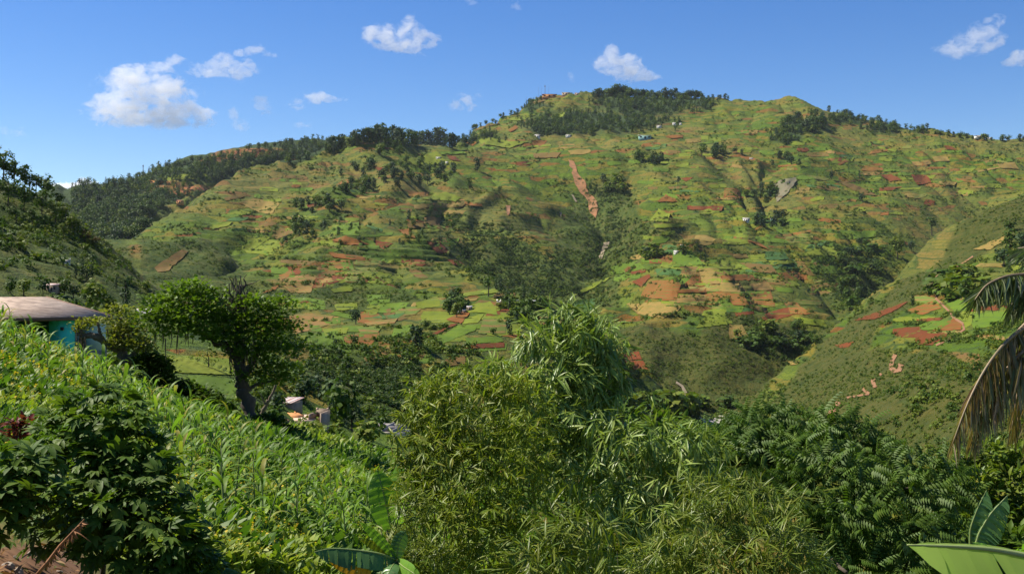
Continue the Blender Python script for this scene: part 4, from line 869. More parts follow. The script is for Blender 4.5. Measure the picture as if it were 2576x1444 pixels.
weeds = [weed(1, 26, .40, .14, SL, [m_weed, m_yel]), weed(2, 24, .34, .16, SW, [m_weed, m_yel]), weed(3, 24, .45, .15, SL, [m_weed2, m_yel]), weed(4, 20, .38, .17, SW, [m_weed2, m_yel]), weed(5, 24, .42, .16, SL, [m_weed, m_yel], 9), weed(6, 22, .3, .2, SW, [m_weed, m_yel], 5)]
def weedy(px, py, p): return (p[:, 1] < 74)
wp = np.concatenate([sample_ground(23000, -60, 1300, 720, 1444, 5, weedy), sample_ground(2500, 1300, 2640, 1100, 1444, 5, weedy)])
ux = RNG.uniform(-34, 16, 12000); uy = RNG.uniform(8, 74, 12000); wp = np.concatenate([wp, np.c_[ux, uy, ground(ux, uy)]])
wpx = CX + FP * wp[:, 0] / wp[:, 1]; wpy = CY - FP * wp[:, 2] / wp[:, 1]; kp = (wpx > -80) & (wpx < 2660) & ~((wp[:, 1] < 13) & (wpx < 330)); wp, wpx, wpy = wp[kp], wpx[kp], wpy[kp]
fl = ell(wpx, wpy, [(90, 960, 150, 60), (520, 1260, 170, 60), (600, 1390, 130, 50), (440, 1130, 60, 40), (30, 1010, 90, 40)])
idx = np.where(RNG.random(len(wp)) < fl * .22 + .006, RNG.integers(4, 6, len(wp)), np.where(fbm(wp[:, 0] / 2.5, wp[:, 1] / 3.5, 2, 12) < .47, RNG.integers(2, 4, len(wp)), RNG.integers(0, 2, len(wp))))
scatter('weeds', wp, (.65 + .7 * RNG.random(len(wp))) * np.clip(.42 + wp[:, 1] / 55, .5, 1.5), RNG.random(len(wp)) * 6.28, idx, weeds, .2, 'bright green weeds and yellow flowers between the maize', 'weeds')

# ------------------------------------------------------------------ kit for the plants close by
def wp3(px, py, d): return np.array([(px - CX) / FP * d, d, (CY - py) / FP * d])
def pblobs(lst):
    """(px, py, rx, ry, distance[, depth radius]) -> ellipsoids in metres"""
    out = []
    for px, py, rx, ry, d, *dz in lst:
        c = wp3(px, py, d); k = d / FP; out.append((*c, rx * k, (dz[0] if dz else .8 * (rx + ry) / 2 * k), ry * k))
    return out
def split_leaves(root, M, T, tpl, mat, n_parts=300, pname='leaf', sname='foliage', cell=16, smooth=False, variants=None):
    """the leaves that show largest become parts of the plant, the rest one part of kind stuff"""
    c = T + M[:, :, 1] * .5; px = CX + FP * c[:, 0] / c[:, 1]; py = CY - FP * c[:, 2] / c[:, 1]
    keyc = (np.floor(px / cell) * 100000 + np.floor(py / cell)).astype(np.int64); inb = (px > 0) & (px < 2576) & (py > 0) & (py < 1444)
    o = np.lexsort((c[:, 1], keyc)); first = np.r_[True, keyc[o][1:] != keyc[o][:-1]]; front = np.zeros(len(T), bool); front[o[first]] = True
    size = np.linalg.norm(M[:, :, 1], axis=1) / c[:, 1]; cand = np.nonzero(front & inb)[0]; cand = cand[np.argsort(-size[cand])][:n_parts]
    base = np.array(root.location); lm = mesh_arr(pname, tpl[0], [tpl[1]], [mat], smooth=smooth)
    for k in cand:
        q = obj(pname, lm, root); mw = np.eye(4); mw[:3, :3] = M[k]; mw[:3, 3] = T[k] - base; q.matrix_local = Matrix(mw.tolist())
    r = np.setdiff1d(np.arange(len(T)), cand)
    V, F = instv(tpl[0], tpl[1], M[r], T[r] - base); tag(obj(sname, mesh_arr(sname, V, [F], [mat]), root), kind='stuff')
def fans(pts, outd, r, nl, L, droop=.8, spread=1.0, jit=.25):
    """bamboo sprays: from each point nl leaves fan out and hang"""
    M_, T_ = [], []
    n = len(pts); ax = unit(outd * .55 + np.array([0, 0, -droop]) + r.normal(0, jit, (n, 3))); side = unit(np.cross(ax, rand_dirs(n, r)))
    for k in range(nl):
        t = (k / (nl - 1) - .5) * 2 * spread if nl > 1 else 0
        d = unit(ax * math.cos(t) + side * math.sin(t) + r.normal(0, .12, (n, 3))); nr_ = np.array([0, 0, 1.0]) + r.normal(0, .35, (n, 3)) + outd * .3
        M_.append(frames(d, nr_) * (L * (.65 + .6 * r.random(n)))[:, None, None]); T_.append(pts + r.normal(0, L * .07, (n, 3)))
    return np.concatenate(M_), np.concatenate(T_)
def culms(root, targets, mat, r, rad=.022, base_r=.5, cols_=1):
    b0 = np.array(root.location)
    for tg in targets:
        s = b0 + np.r_[r.normal(0, base_r, 2), 0]; s[2] = g1(s[0], s[1]) - .1; mid = s * .45 + tg * .55 + np.array([0, 0, .35 * (tg[2] - s[2]) * .35])
        t = np.linspace(0, 1, 9)[:, None]; P_ = (1-t)**2 * s + 2*t*(1-t) * mid + t*t * tg
        MB().tube(P_ - b0, np.linspace(rad, rad * .2, 9), 6).obj('culm', mat, root, loc=(0, 0, 0))
m_culm = plain_mat('bamboo_culm', (.14, .13, .04), (.09, .10, .03), 4, .5)
m_bam = leaf_mat('bamboo_leaf', [(.139,.222,.036), (.194,.281,.057), (.279,.341,.083), (.167,.239,.039)], .25, .38, .6, patch=1.5)
m_bamy = leaf_mat('bamboo_leaf_olive', [(.159,.217,.019), (.212,.253,.025), (.129,.199,.019), (.242,.235,.026)], .32, .45, .5, patch=1.2)
m_bamd = leaf_mat('bamboo_leaf_green', [(.089,.146,.016), (.140,.182,.023), (.190,.212,.028)], .25, .42, .55, patch=1.2)
m_tree = leaf_mat('pinnate_leaf', [(.051,.104,.013), (.072,.133,.015), (.101,.158,.020)], .25, .55, .4, patch=1.2)
m_bush = leaf_mat('bush_leaf', [(.051,.103,.011), (.079,.139,.014), (.116,.175,.018)], .3, .55, .4, patch=1.5)
m_ygt = leaf_mat('yellow_green_leaf', [(.128,.195,.027), (.180,.225,.030), (.090,.165,.024)], .35, .4, .5, patch=.8)
m_dead = plain_mat('dead_leaf', (.30, .13, .04), (.18, .075, .03), 6)
def bamboo(label, blobs, n, nl, L, tpl, mat, seed, base, droop=.8, spread=1.0, ncul=9, shell=.55, parts=300, rad=.02, jit=.25, rag=.16):
    r = np.random.default_rng(seed); B = pblobs(blobs); b = np.array([base[0], base[1], g1(base[0], base[1])])
    root = empty('bamboo', b, label, 'bamboo')
    p, o = blob_points(B, n, r, shell, rag); M, T = fans(p, o, r, nl, L, droop, spread, jit)
    split_leaves(root, M, T, tpl, mat, parts)
    k = r.choice(len(B), ncul); culms(root, np.array([B[q][:3] for q in k]) + r.normal(0, .15, (ncul, 3)), m_culm, r, rad, .35)
    return root
BL1 = simple_lance(.062, .1); BL1 = leaf_tpl(.068, .16, .15)
bamboo('tallest bamboo with broad pale leaves rising in the middle against the knoll',
       [(1425,800,55,36,14.2),(1400,850,100,50,14),(1470,865,100,60,14.2),(1390,930,130,60,13.8),(1490,930,90,70,14),(1340,985,120,60,13.6),(1440,1010,100,70,13.8),(1520,865,50,55,14.4),(1380,1060,140,70,13.4),(1330,1140,150,80,13.4),(1440,1130,110,90,13.8),(1285,950,60,40,13.4),(1250,925,40,22,13.2),(1555,860,26,22,14.4),(1530,960,60,40,14),(1430,780,30,22,14.2)],
       800, 7, .25, BL1, m_bam, 901, (1.1, 14.5), .6, 1.0, 12, .5, 300, .02, .45)
bamboo('rounded olive bamboo with fine yellowish leaves beside the banana plants',
       [(1150,985,90,45,12.4),(1250,965,80,40,12.6),(1120,950,30,22,12.4),(1200,935,34,20,12.5),(1060,985,40,26,12.3),(1030,1040,40,40,12.2),(1020,1120,36,50,12),(1040,1230,50,60,11.8),(1090,1060,80,70,12.2),(1190,1070,140,100,12.2),(1080,1170,80,90,12),(1180,1200,140,120,11.8),(1290,1200,110,130,11.9),(1130,1330,130,100,11.4),(1250,1370,140,110,11.4),(1310,1040,90,80,12.5)],
       2000, 6, .13, leaf_tpl(.085, .16, .15), m_bamy, 902, (-.3, 12.8), .35, 1.2, 14, .35, 300, .016, .6, .28)
bamboo('dark hanging bamboo right of the tallest one with long drooping pale leaves',
       [(1560,1110,110,60,13),(1680,1130,120,70,13.2),(1500,1200,90,70,12.8),(1640,1230,140,80,12.8),(1760,1180,80,80,13.2),(1560,1320,120,90,12.6),(1700,1330,100,80,12.8)],
       620, 7, .22, BL1, m_bam, 903, (2.0, 13.6), .8, .95, 9, .6, 300, .02, .4)
bamboo('low green bamboo with thin leaves at the bottom right of the clump',
       [(1790,1230,90,50,10.4),(1890,1260,120,60,10.3),(1770,1330,120,80,10),(1930,1350,130,80,10),(1840,1420,160,70,9.7),(1980,1420,90,60,9.8),(1670,1420,90,60,9.8)],
       900, 6, .17, leaf_tpl(.045, .12, .12), m_bamd, 904, (2.2, 10.4), .45, 1.0, 12, .5, 300, .012, .5)
bamboo('small bamboo shoot cluster with orange stems at the bottom centre',
       [(1400,1300,60,30,9.2),(1470,1330,90,40,9.1),(1380,1390,80,50,8.9),(1500,1400,80,40,8.9),(1330,1430,60,30,8.8)],
       130, 6, .19, leaf_tpl(.05, .12, .12), m_bamd, 905, (.4, 9.2), .6, 1.0, 7, .5, 300, .010, .5)
bamboo('leaning bamboo with fresh leaf sprays left of the olive bamboo',
       [(1040,1290,40,60,11),(1010,1380,60,50,10.8),(1080,1420,60,40,10.6)],
       190, 6, .17, leaf_tpl(.05, .12, .12), m_bamd, 906, (-.7, 11.2), .2, 1.2, 5, .4, 200, .010, .6)
# a tree with long feather-shaped leaves
def pinnate():
    V, F = [], []; tv, tf = simple_lance(.15, .35); n = 0
    for k in range(7):
        y = .16 + .12 * k
        for s in (-1, 1):
            d = np.array([[s * .66, .34, -.66]]); M = frames(d, np.array([[0, 0, 1.0]]))[0] * (.36 - .02 * k)
            v = tv @ M.T + np.array([0, y, -.35 * y * y]); V.append(v); F.append(tf + n); n += len(v)
    V.append(np.array([(-.008,0,0),(.008,0,0),(.004,1,-.36),(-.004,1,-.36)])); F.append(np.array([(n,n+1,n+2),(n,n+2,n+3)]))
    return np.concatenate(V), np.concatenate(F)
PIN = pinnate()
def leafy_tree(name, label, cat, blobs, n, L, tpl, mat, seed, base, limbs, bark, up=.15, shell=.6, parts=300, jit=.35, trunk_r=.07, droop=0.0):
    r = np.random.default_rng(seed); B = pblobs(blobs); b = np.array([base[0], base[1], g1(base[0], base[1])]); root = empty(name, b, label, cat)
    p, o = blob_points(B, n, r, shell, .05); d = unit(o * np.array([1, 1, .35]) + np.array([0, 0, up - droop]) + r.normal(0, jit, (n, 3)))
    M = frames(d, np.array([0, 0, 1.0]) + o * .4 + r.normal(0, .25, (n, 3))) * (L * (.6 + .7 * r.random(n)))[:, None, None]
    split_leaves(root, M, p - d * L * .3, tpl, mat, parts)
    if limbs:
        for k, (pts, r0, r1) in enumerate(limbs):
            P_ = np.array([wp3(*q) if len(q) == 3 else q for q in pts]); P_ = np.r_[[b + (0, 0, -.2)], P_] if k == 0 else P_
            t = np.linspace(0, len(P_) - 1, 4 * len(P_)); P_ = np.c_[[np.interp(t, np.arange(len(P_)), P_[:, q]) for q in range(3)]].T
            P_[1:-1] += r.normal(0, r0 * .25, P_[1:-1].shape)
            MB().tube(P_ - b, np.linspace(r0, r1, len(P_)), 8).obj('trunk' if k == 0 else 'limb', bark, root, loc=(0, 0, 0), smooth=True)
    return root
leafy_tree('feather_leaved_tree', 'spreading tree with drooping feather shaped leaves filling the lower right', 'tree',
           [(1930,1060,90,45,15),(2060,1075,110,50,15),(1860,1110,110,60,14.6),(2000,1140,150,70,14.4),(2160,1130,100,60,14.8),(2270,1180,120,60,14.2),(1900,1180,120,70,14),(2080,1220,160,90,13.6),(2260,1270,140,90,13.4),(2120,1330,150,90,13),(2280,1380,120,80,12.8),(2030,1300,80,90,13.2),(2380,1220,70,60,14),(2190,1430,160,60,12.6),(1790,1130,70,60,14.4)],
           3000, .30, PIN, m_tree, 911, (4.2, 14.8), [([(2140,1420,14.4),(2150,1250,14.4),(2080,1130,14.6)], .10, .03), ([(2150,1290,14.2),(2220,1240,13.8),(2290,1225,13.6)], .035, .012), ([(2140,1330,14.0),(2040,1340,13.6),(1990,1320,13.4)], .04, .014), ([(2060,1385,13.2),(2090,1405,12.6),(2130,1440,12.2)], .03, .02)], m_bark, .25, .55, 300, .5)
leafy_tree('yellow_green_tree', 'rounded yellow green tree under the hanging palm fronds at the right edge', 'tree',
           [(2420,1165,50,40,18),(2500,1150,60,40,18),(2570,1160,60,50,18),(2450,1230,80,60,17.6),(2550,1240,80,70,17.6),(2480,1310,90,60,17.4),(2590,1330,90,80,17.4),(2400,1270,50,50,17.8)],
           4200, .17, WIDE, m_ygt, 912, (8.2, 18), [([(2530,1400,18),(2520,1250,18)], .12, .05)], m_bark, .4, .6)
leafy_tree('dark_tree', 'dark leafy tree standing behind the torn banana leaves', 'tree',
           [(2440,1390,120,70,14.5),(2560,1420,110,90,14.5),(2330,1440,110,60,14)], 1500, .2, WIDE, m_bush, 913, (6.6, 14.8), None, m_bark, .2, .6)
leafy_tree('thicket', 'dark thicket between the bamboo and the feather leaved tree', 'shrub',
           [(1560,1060,70,50,20),(1660,1075,80,45,20),(1740,1090,60,40,20),(1500,1330,140,110,15),(1640,1380,150,90,15),(1350,1330,130,110,14.4),(1480,1200,120,90,15.5)], 2600, .2, WIDE, m_bush, 914, (2.6, 16.5), None, m_bark, .1, .5)
# palmate-leaved bush in the lower left and its neighbours
def palmate():
    V, F = [], []; n = 0; tv, tf = leaf_tpl(.2, .22, .1)
    for a_, L_ in ((-72, .62), (-36, .85), (0, 1), (36, .85), (72, .62)):
        c_, s_ = math.cos(math.radians(a_)), math.sin(math.radians(a_)); v = tv * L_ * .75; V.append(np.c_[v[:, 0]*c_ + v[:, 1]*s_, -v[:, 0]*s_ + v[:, 1]*c_ + .2, v[:, 2]]); F.append(tf + n); n += len(v)
    return np.concatenate(V), np.concatenate(F)
PAL = palmate()
leafy_tree('bush', 'big dark bush with five fingered leaves in the lower left', 'bush',
           [(255,1030,110,70,9.8),(200,1100,130,80,9.6),(310,1120,130,90,9.6),(250,1210,190,110,9.4),(360,1240,130,110,9.3),(170,1290,150,110,9.2),(320,1340,190,110,9.0),(430,1370,120,90,9.0),(490,1430,90,50,9.0)],
           1500, .19, PAL, m_bush, 921, (-3.6, 9.6), [([(260,1330,9.6),(250,1150,9.7)], .03, .012), ([(270,1300,9.5),(340,1160,9.5)], .02, .01)], m_bark, .25, .55, 300, .45, droop=.35)
leafy_tree('bush', 'leafy bush at the left edge with larger pale green leaves', 'bush',
           [(20,1190,80,60,8.6),(70,1240,80,60,8.5),(0,1280,80,60,8.4),(90,1150,60,40,8.8)], 230, .21, PAL, m_bush, 922, (-3.7, 8.9), None, m_bark, .25, .5, 200, .45, droop=.3)
m_redl = leaf_mat('red_leaf', [(.13,.025,.02), (.18,.035,.025), (.09,.03,.02)], .3, .5, .4)
leafy_tree('red_leaved_plant', 'small plant with dark red leaves at the left edge above the bush', 'plant', [(45,1085,28,22,10),(65,1060,18,14,10),(35,1065,20,14,10)], 90, .10, WIDE, m_redl, 923, (-4.5, 10.1), None, m_bark, .3, .4, 80)
leafy_tree('shrub', 'low weedy shrub with yellow flowers at the lower edge of the dark bush', 'shrub', [(500,1420,70,40,9.6),(420,1440,60,40,9.2)], 260, .10, WIDE, m_weed2, 924, (-2.8, 9.8), None, m_bark, .5, .3, 100)
# dead branch, twigs and stones on the bare earth in the corner
rb = np.random.default_rng(31)
bt = np.array([wp3(90, 1448, 7.2), wp3(120, 1412, 7.25), wp3(150, 1372, 7.3), wp3(185, 1335, 7.35), wp3(212, 1305, 7.4)]); e = empty('dead_branch', bt[0], 'dead rust coloured branch with withered leaves poking up in front of the dark bush', 'branch')
MB().tube(bt - bt[0], [.012,.010,.008,.006,.002], 6).obj('stem', m_dead, e, loc=(0,0,0)); MB().tube(np.array([bt[3], wp3(205,1345,7.35), wp3(228,1362,7.3)]) - bt[0], [.006,.004,.002], 5).obj('twig', m_dead, e, loc=(0,0,0))
tt = rb.random(90) * .75 + .2; pp = np.c_[[np.interp(tt * 4, np.arange(5), bt[:, q]) for q in range(3)]].T; dd = unit(np.array([.3, 0, -1.0]) + rb.normal(0, .5, (90, 3)))
V_, F_ = instv(*LFT, frames(dd, rand_dirs(90, rb)) * (.035 + .03 * rb.random(90))[:, None, None], pp - bt[0]); obj('withered_leaves', mesh_arr('withered_leaves', V_, [F_], [m_dead]), e)['kind'] = 'stuff'
m_stone = plain_mat('stone', (.42, .36, .30), (.24, .18, .14), 9, .95, .4)
def stone(px, py, s, lab):
    p = h1(px, py, 2.5); r = np.random.default_rng(int(px * 7 + py)); import bmesh
    bm = bmesh.new(); bmesh.ops.create_icosphere(bm, subdivisions=2, radius=1.0)
    for v_ in bm.verts: v_.co = Vector((v_.co.x * 1.2, v_.co.y, v_.co.z * .7)) * (1 + .28 * (float(fbm(np.array([v_.co.x * 1.7 + px]), np.array([v_.co.y * 1.7 + v_.co.z * 2.0]), 2, 3)[0]) - .5) * 2)
    me_ = bpy.data.meshes.new('stone'); bm.to_mesh(me_); bm.free(); me_.materials.append(m_stone)
    k = s / FP * p[1]; tag(obj('stone', me_, loc=p + np.array([0, 0, k * .25]), rot=(r.random(), r.random(), r.random() * 6), scale=k), lab, 'stone')
for a_ in ((75, 1395, 9, 'pale stone half buried in the bare earth in the corner'), (20, 1428, 16, 'reddish stone at the bottom left corner'), (48, 1440, 11, 'small stone right of the corner stone'), (112, 1432, 8, 'small pale stone left of the dead branch'), (40, 1405, 8, 'little stone above the corner stone'), (150, 1440, 9, 'stone in the shade right of the dead branch')): stone(*a_)

rl = np.random.default_rng(8); lp = []
while len(lp) < 1300:
    x_, y_ = rl.uniform(-4.6, -1.6), rl.uniform(5.2, 10.5); lp.append((x_, y_, g1(x_, y_) + .01 + .03 * rl.random()))
V_, F_ = instv(*LFT, frames(unit(np.c_[rl.normal(0, 1, (1300, 2)), rl.normal(.1, .25, 1300)]), np.array([0, 0, 1.0]) + rl.normal(0, .35, (1300, 3))) * (.05 + .08 * rl.random(1300))[:, None, None], np.array(lp))
m_lit = leaf_mat('dry_leaf', [(.16,.08,.035), (.26,.14,.06), (.10,.06,.03), (.10,.13,.03), (.34,.22,.12)], .15, .8, .2)
tag(obj('leaf_litter', mesh_arr('leaf_litter', V_, [F_], [m_lit])), 'dry brown leaves strewn over the bare earth in the corner', 'leaf litter', kind='stuff')
# ------------------------------------------------------------------ banana plants and the palm
m_ban = leaf_mat('banana_leaf', [(.147,.292,.039), (.167,.312,.044)], .4, .35, .6, patch=1.0)
m_band = leaf_mat('banana_leaf_dark', [(.073,.155,.049), (.090,.179,.055)], .25, .35, .6, patch=1.0)
m_bang = leaf_mat('banana_leaf_fresh', [(.300,.420,.090), (.320,.430,.100)], .6, .4, .6, patch=1.0)
m_bany = leaf_mat('banana_leaf_yellow', [(.50,.24,.015), (.56,.28,.02)], .3, .5, .4, patch=2.0)
m_rib = plain_mat('banana_rib', (.22, .27, .08), (.17, .22, .06), 4, .5)
m_ptr = plain_mat('banana_stem', (.13, .13, .05), (.10, .06, .03), 3, .8, .2, (1, 1, .3))
def banana_leaf(root, pts, w, mat, side, sag=.3, tears=5, seed=1, pname='leaf', ws=(1, 1), label=None, crinkle=.003):
    """blade on both sides of a curved midrib, torn across in places"""
    r = np.random.default_rng(seed); P_ = np.array([wp3(*q) if len(q) == 3 else q for q in pts]); n = 26; t = np.linspace(0, len(P_) - 1, n); k = np.arange(len(P_))
    # smooth curve
    C_ = np.c_[[np.interp(t, k, P_[:, q]) for q in range(3)]].T
    for _ in range(6): C_[1:-1] = (C_[:-2] + C_[2:] + 2 * C_[1:-1]) / 4
    T_ = unit(np.gradient(C_, axis=0)); S = unit(np.asarray(side, float) - T_ * (T_ @ np.asarray(side, float))[:, None]); N_ = np.cross(S, T_)
    s = np.linspace(0, 1, n); prof = w * np.clip(np.sin(np.clip(s * .97 + .06, 0, 1) * math.pi), 0, 1) ** .55; base = np.array(root.location)
    b = MB(); cuts = set(r.choice(np.arange(3, n - 2), min(tears, n - 6), replace=False)) if tears else set()
    for sg, wk in ((-1, ws[0]), (1, ws[1])):
        if wk <= 0: continue
        off = 0.0
        for j in range(n - 1):
            if j in cuts: off = r.normal(0, .05)
            V = []
            for jj, sh in ((j, 0.0), (j + 1, (-.25 if (j + 1) in cuts else 0.0))):
                for f in (0, .5, 1.0):
                    a = (f * wk * prof[jj]); q = C_[jj] + S[jj] * sg * a * math.cos(sag * f) + N_[jj] * (a * math.sin(off * f * 4) ) - np.array([0, 0, 1]) * a * math.sin(sag * f) * f + T_[jj] * sh * a * .18 + T_[jj] * a * .12 * f
                    V.append(q + N_[jj] * crinkle * math.sin(jj * 2.1 + f * 2))
            b.add(np.array(V) - base, [(0, 1, 4, 3), (1, 2, 5, 4)])
    lf = b.obj(pname, mat, root, loc=(0, 0, 0), smooth=True)
    if label: lf['label'] = label
    MB().tube(C_ - base, np.linspace(.022, .004, n) * (w / .28), 5).obj('midrib', m_rib, lf, loc=(0, 0, 0))
    return lf
def banana(label, stem_px, d, h_py, base_xy=None):
    top = wp3(stem_px, h_py, d); z = g1(top[0], d); root = empty('banana_plant', (top[0], d, z), label, 'banana plant')
    MB().tube([(0,0,-.2),(.02,0,(top[2]-z)*.5),(0,0,top[2]-z)], [.11,.095,.06], 9).obj('stem', m_ptr, root, loc=(0,0,0), smooth=True); return root, top
b1, tp = banana('banana plant with upright broad leaves standing left of the olive bamboo', 985, 13, 1330)
banana_leaf(b1, [(985,1330,13),(975,1285,13),(962,1230,13.05),(948,1180,13.1)], .19, m_ban, (1, .25, 0), .15, 4, 1, label='upright leaf lit through with a pale rib')
banana_leaf(b1, [(990,1325,13.1),(1012,1270,13.2),(1010,1215,13.25),(1000,1162,13.3)], .16, m_ban, (1, -.2, 0), .1, 2, 2)
banana_leaf(b1, [(992,1325,13),(1020,1275,13),(1030,1230,12.9),(1040,1190,12.8)], .12, m_ban, (.9, .5, 0), .2, 2, 3)
banana_leaf(b1, [(988,1335,12.9),(1010,1310,12.7),(1000,1285,12.6),(985,1268,12.5)], .06, m_ban, (.8, .2, .4), .2, 2, 4)
banana_leaf(b1, [(990,1330,13),(1010,1310,12.9),(1030,1320,12.8),(1050,1350,12.8)], .10, m_ban, (.2, -1, .2), .4, 3, 5)
b2, tp = banana('banana plant whose drooping leaf hangs down with a yellow margin', 998, 10.5, 1415)
banana_leaf(b2, [(996,1408,10.5),(960,1392,10.4),(890,1382,10.3),(830,1378,10.2),(790,1388,10.1)], .16, m_band, (0, -.75, -.65), .35, 12, 11, ws=(.16, 1), label='drooping dark leaf torn into strips')
banana_leaf(b2, [(935,1433,10.28),(900,1425,10.24),(860,1412,10.2),(825,1402,10.16)], .085, m_bany, (0, -.5, -.85), .1, 2, 12, ws=(.0, 1), label='withered yellow margin of the drooping leaf')
banana_leaf(b2, [(996,1405,10.5),(970,1370,10.5),(940,1340,10.5),(905,1310,10.5)], .06, m_ban, (.5, -.4, .7), .2, 2, 13)
banana_leaf(b2, [(998,1405,10.5),(1000,1375,10.5),(1010,1350,10.5),(1020,1335,10.5)], .075, m_band, (1, .2, .1), .2, 2, 14)
banana_leaf(b2, [(998,1410,10.5),(1015,1425,10.3),(1040,1440,10.1),(1070,1470,10)], .10, m_ban, (.5, -.6, .5), .3, 2, 15)
banana_leaf(b2, [(995,1412,10.5),(985,1425,10.3),(975,1445,10.2),(965,1470,10.1)], .08, m_band, (1, -.2, 0), .3, 3, 16)
banana_leaf(b2, [(996,1400,10.55),(960,1380,10.6),(930,1365,10.6),(905,1355,10.6)], .05, m_bamd, (.4, -.4, .8), .2, 2, 17)
b3, tp = banana('banana plant at the right with two raised leaves combed to shreds by the wind', 2455, 9.5, 1400)
banana_leaf(b3, [(2452,1380,9.5),(2462,1340,9.5),(2492,1290,9.5),(2535,1245,9.5)], .16, m_band, (.7, -.3, -.65), .35, 18, 21, ws=(.12, 1), label='raised leaf combed into fine shreds')
banana_leaf(b3, [(2440,1375,9.6),(2440,1330,9.6),(2458,1280,9.6),(2482,1232,9.6)], .15, m_band, (.75, -.3, -.6), .35, 16, 22, ws=(.12, 1), label='raised leaf combed into fine shreds')
banana_leaf(b3, [(2600,1415,9.3),(2540,1400,9.3),(2490,1382,9.3),(2445,1362,9.3)], .07, m_ban, (.2, -.6, -.8), .3, 10, 23)
b4, tp = banana('banana plant in the right corner with one big smooth pale green leaf', 2720, 5.2, 1500)
banana_leaf(b4, [(2700,1440,5.2),(2600,1402,5.15),(2500,1382,5.1),(2400,1374,5.05),(2282,1370,5.0)], .29, m_bang, (.05, -.86, -.50), .12, 2, 31, crinkle=.0012, ws=(.14, 1), label='big smooth pale leaf with two slits')
banana_leaf(b4, [(2700,1460,5.3),(2640,1400,5.4),(2580,1380,5.5),(2530,1392,5.5)], .10, m_ban, (.2, -.8, .4), .3, 2, 32)
m_fg = leaf_mat('palm_leaflet_green', [(.075,.130,.030), (.120,.160,.060), (.18,.19,.10)], .25, .35, .7, patch=.6)
m_fb = leaf_mat('palm_leaflet_brown', [(.196,.119,.056), (.140,.168,.049), (.308,.182,.091), (.448,.336,.196), (.126,.140,.042), (.238,.238,.112)], .35, .45, .6, patch=.6)
m_rach = plain_mat('palm_rachis', (.26, .17, .09), (.16, .13, .06), 5, .5)
def frond(root, pts, mat, n, L, seed, hang=1.0, label=None, out=.6):
    r = np.random.default_rng(seed); P_ = np.array([wp3(*q) for q in pts]); t = np.linspace(0, len(P_) - 1, 24); C_ = np.c_[[np.interp(t, np.arange(len(P_)), P_[:, q]) for q in range(3)]].T
    for _ in range(5): C_[1:-1] = (C_[:-2] + C_[2:] + 2 * C_[1:-1]) / 4
    base = np.array(root.location); f = MB().tube(C_ - base, np.linspace(.024, .005, 24), 6).obj('frond', m_rach, root, loc=(0, 0, 0))
    if label: f['label'] = label
    T_ = unit(np.gradient(C_, axis=0)); u = r.random(n) * .93 + .06; i_ = u * 23; at = np.c_[[np.interp(i_, np.arange(24), C_[:, q]) for q in range(3)]].T; tg = T_[i_.astype(int)]
    sd_ = unit(np.cross(tg, [0, 0, 1.0])) * np.where(r.random(n) < .5, 1, -1)[:, None]
    d = unit(sd_ * out + tg * .45 + np.array([0, 0, -hang]) + r.normal(0, .16, (n, 3)))
    M = frames(d, sd_ + r.normal(0, .3, (n, 3))) * (L * (.6 + .5 * r.random(n)) * np.clip(1.5 - u, .55, 1))[:, None, None]
    tpl = leaf_tpl(.036, .12, .2); k = min(150, n)
    lm = mesh_arr('leaflet', tpl[0], [tpl[1]], [mat])
    for q in range(k):
        o_ = obj('leaflet', lm, f); mw = np.eye(4); mw[:3, :3] = M[q]; mw[:3, 3] = at[q] - base; o_.matrix_local = Matrix(mw.tolist())
    V, F = instv(*tpl, M[k:], at[k:] - base); 
    if n > k: obj('fine_leaflets', mesh_arr('fine_leaflets', V, [F], [mat]), f)['kind'] = 'stuff'
pz = wp3(2700, 740, 11); pr_ = empty('palm_tree', (pz[0], 11, g1(pz[0], 11)), 'palm whose fronds hang in from the right edge, green above and withered brown below', 'palm tree')
MB().tube([(0,0,-.3),(.03,0,2),(0,.02,pz[2]-g1(pz[0],11))], [.17,.14,.13], 10).obj('trunk', m_barkl, pr_, loc=(0,0,0), smooth=True)
frond(pr_, [(2700,730,11),(2620,690,10.9),(2540,690,10.8),(2480,715,10.7),(2452,755,10.6)], m_fg, 420, .42, 1, .55, 'green frond with pale spiky leaflets', .5)
frond(pr_, [(2700,735,11),(2640,715,11),(2600,715,11),(2560,740,11),(2540,775,11)], m_fg, 300, .42, 2, .8, 'short green frond behind the spiky one')
frond(pr_, [(2700,760,11),(2620,800,10.8),(2545,840,10.6),(2480,920,10.4),(2430,1020,10.3),(2395,1120,10.25)], m_fb, 380, .50, 3, 1.3, 'long withered brown frond curving down')
frond(pr_, [(2700,760,11.1),(2640,810,11),(2590,880,11),(2560,980,11),(2545,1080,11)], m_fb, 330, .52, 4, 1.4, 'withered brown frond hanging at the right edge')
frond(pr_, [(2700,750,11),(2630,770,11.2),(2560,830,11.3),(2510,900,11.3),(2480,980,11.3)], m_fb, 420, .50, 5, 1.3, 'withered brown frond behind the long one')
frond(pr_, [(2700,800,10.8),(2610,850,10.6),(2530,925,10.5),(2475,1015,10.4),(2445,1105,10.4)], m_fb, 320, .52, 7, 1.1, 'withered brown frond just behind the longest one')
frond(pr_, [(2700,820,10.9),(2640,890,10.8),(2600,990,10.8),(2590,1110,10.8)], m_fb, 300, .55, 8, 1.2, 'withered brown frond nearest the edge')
frond(pr_, [(2700,740,11),(2650,660,11.3),(2600,620,11.4),(2560,625,11.5)], m_fg, 240, .40, 6, .6, 'green frond raised above the others')
